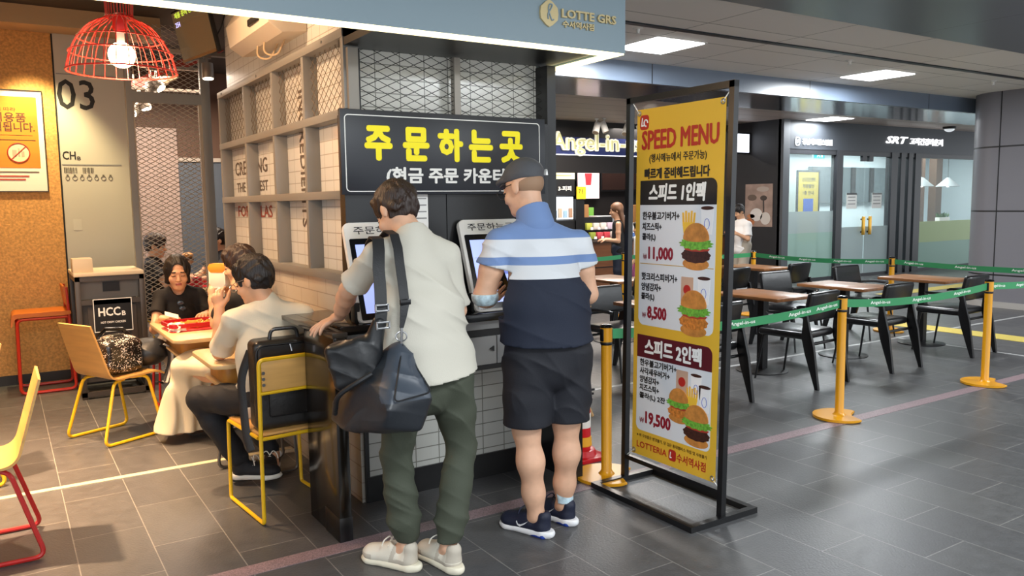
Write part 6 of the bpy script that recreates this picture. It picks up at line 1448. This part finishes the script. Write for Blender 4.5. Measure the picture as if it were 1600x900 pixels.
# people by the cafe
rl = (8.62, 10.25, 0)
B = Blob(.009); Q, F, pnt = head(B, (8.59, 10.27, 1.46), (-.75, .6, -.15), (0, 0, 1), 1., (8.62, 10.25, 1.32))
B.flat((8.62, 10.25, .85), (8.62, 10.25, 1.22), (.14, .09), (.15, .085), (.6, .75, 0), .04).cone((8.62, 10.25, 1.25), (8.62, 10.25, 1.32), .07, .05, .04)
for s in (-1, 1):
    sh = np.array((8.62+s*.10, 10.25+s*.12, 1.24)); el = sh+(-.02, -.02, -.27); wr = el+(-.18, .10, .02)
    B.chain([sh, mid(sh, el), el, wr], [.045, .04, .036, .026], .02); hand(B, wr, (-.8, .5, 0), (0, 0, -1), s, s=.9)
standing_legs(B, [(8.57, 10.20, .85), (8.67, 10.30, .85)], [(8.56, 10.2, .47), (8.67, 10.3, .47)], [(8.56, 10.2, .08), (8.67, 10.3, .08)], .85); foot(B, (8.56, 10.2, .08), (-.7, .7, 0)); foot(B, (8.67, 10.3, .08), (-.7, .7, 0))
lw_ = blob_obj('person', B, [SKIN2, LIP, DARK], rl, None, pnt); lw_.location = rl; tag(lw_, 'woman with long brown hair and a sleeveless black top at the cafe counter', 'person')
Hb = Blob(.008); Hb.ell(Q(0, -.02, .04), (.09, .11, .10), F, .02).flat(Q(0, -.06, 0), Q(0, -.10, -.36), (.09, .05), (.10, .035), F[0], .04).ell(Q(0, .095, -.03), (.06, .075, .09), F, 0, 's'); blob_obj('hair', Hb, mat('long_brown_hair', '#6b4a33', .45), rl, lw_)
T_ = Blob(.009); T_.flat((8.62, 10.25, .80), (8.62, 10.25, 1.22), (.17, .12), (.155, .10), (.6, .75, 0), .05); blob_obj('black_top', T_, bts, rl, lw_)
P_ = Blob(.009)
for x, y in ((8.57, 10.20), (8.67, 10.30)): P_.chain([(x, y, .86), (x, y, .48), (x, y, .10)], [.10, .075, .06], .03)
blob_obj('trousers', P_, mat('dark_denim', '#2b3140', .8), rl, lw_)
rc = (8.72, 9.85, 0)
B = Blob(.009); Q, F, pnt = head(B, (8.72, 9.85, 1.17), (-.6, .7, -.1), (0, 0, 1), .9, (8.72, 9.85, 1.05)); B.flat((8.72, 9.85, .62), (8.72, 9.85, .98), (.10, .07), (.10, .07), (.7, .6, 0), .04)
for s in (-1, 1):
    sh = np.array((8.72+s*.08, 9.85+s*.08, .98)); B.chain([sh, sh+(0, 0, -.2), sh+(-.08, .06, -.36)], [.035, .03, .024], .02); hand(B, sh+(-.08, .06, -.36), (-.2, .2, -1), (-.7, .5, 0), s, s=.75)
standing_legs(B, [(8.67, 9.82, .62), (8.77, 9.88, .62)], [(8.67, 9.82, .33), (8.77, 9.88, .33)], [(8.67, 9.82, .06), (8.77, 9.88, .06)], .7); foot(B, (8.67, 9.82, .06), (-.6, .7, 0)); foot(B, (8.77, 9.88, .06), (-.6, .7, 0))
ch_ = blob_obj('person', B, [SKIN2, LIP, DARK], rc, None, pnt); ch_.location = rc; tag(ch_, 'child with dark hair, white top and pink skirt beside the long-haired woman', 'person')
blob_obj('hair', short_hair(Q, F, .92, .008, .02, -.12, 5.), HAIR, rc, ch_)
T_ = Blob(.009); T_.flat((8.72, 9.85, .62), (8.72, 9.85, 1.0), (.125, .09), (.115, .085), (.7, .6, 0), .04); blob_obj('white_top', T_, mat('white_cotton', '#e6e4e2', .8), rc, ch_)
T_ = Blob(.009); T_.flat((8.72, 9.85, .42), (8.72, 9.85, .66), (.16, .13), (.12, .09), (.7, .6, 0), .04); blob_obj('pink_skirt', T_, mat('pink_cotton', '#c46a9a', .8), rc, ch_)
rx = (11.25, 9.96, 0)
B = Blob(.009); Q, F, pnt = head(B, (11.17, 9.96, 1.40), (-.9, .2, -.45), (0, 0, 1), .98, (11.23, 9.96, 1.27))
shs = [np.array((11.22, 9.80, 1.17)), np.array((11.26, 10.12, 1.17))]; els = [np.array((11.16, 9.74, .92)), np.array((11.20, 10.16, .92))]; wrs = [np.array((10.98, 9.84, 1.02)), np.array((10.98, 10.06, 1.02))]
B.flat((11.25, 9.96, .80), (11.25, 9.96, 1.15), (.14, .09), (.15, .085), (0, 1, 0), .04).cone((11.24, 9.96, 1.18), (11.23, 9.96, 1.27), .07, .05, .04)
for s, sh, el, wr in zip((-1, 1), shs, els, wrs): B.chain([sh, el, wr], [.045, .038, .026], .02); hand(B, wr, (-.8, -s*.3, .4), (0, -s, 0), s)
hp = [(11.25, 9.87, .80), (11.25, 10.05, .80)]; kn = [(11.20, 9.87, .44), (11.28, 10.05, .44)]; an = [(11.22, 9.87, .08), (11.34, 10.05, .08)]
standing_legs(B, hp, kn, an, .85); foot(B, an[0], (-1, 0, 0)); foot(B, an[1], (-1, 0, 0))
wk = blob_obj('person', B, [SKIN2, LIP, DARK], rx, None, pnt); wk.location = rx; tag(wk, 'person in a loose white tee and beige trousers walking beside the coffee poster', 'person')
blob_obj('hair', short_hair(Q, F, 1., .008, .024, -.12, 6.), HAIR, rx, wk)
top(wk, rx, hp, shs, els, (11.23, 9.96, 1.26), mat('white_cotton', '#e6e4e2', .8), 'loose_tee', .009, -.06, .8, (.19, .15), (.19, .14), .058, .075)
P_ = Blob(.009)
for a, b, c in zip(hp, kn, an): P_.chain([a, b, np.array(c)+(0, 0, .04)], [.11, .085, .075], .03)
blob_obj('trousers', P_, mat('beige_trousers', '#a39a8c', .8), rx, wk)
strap([(11.32, 9.80, .92), (11.40, 9.86, 1.05), (11.40, 9.96, 1.16), (11.33, 10.06, 1.24), (11.22, 10.08, 1.22)], [(0, .014, .01)]*5, 'bag_strap', wk, rx)
for a in an:
    S2 = Blob(.008); S2.flat((a[0]+.06, a[1], .04), (a[0]-.15, a[1], .035), (.045, .04), (.045, .03), (0, 1, 0), .02).cut((0, 0, .0), (0, 0, -1)); blob_obj('shoe', S2, sow, rx, wk)
tb = thing('tote_bag', 'white and blue tote bag standing on the cafe counter by the long-haired woman', 'bag', (9.75, 11.25, .94)); MB().prism([(-.16, 0), (.16, 0), (.10, .26), (-.04, .30)], -.08, .08, 'y', bev=.02).build('bag_body', mat('white_bag', '#dfe3ea', .5), tb); MB().box(-.14, -.085, .03, .12, -.08, .10).build('blue_band', mat('bag_blue', '#5a7fc0', .5), tb)
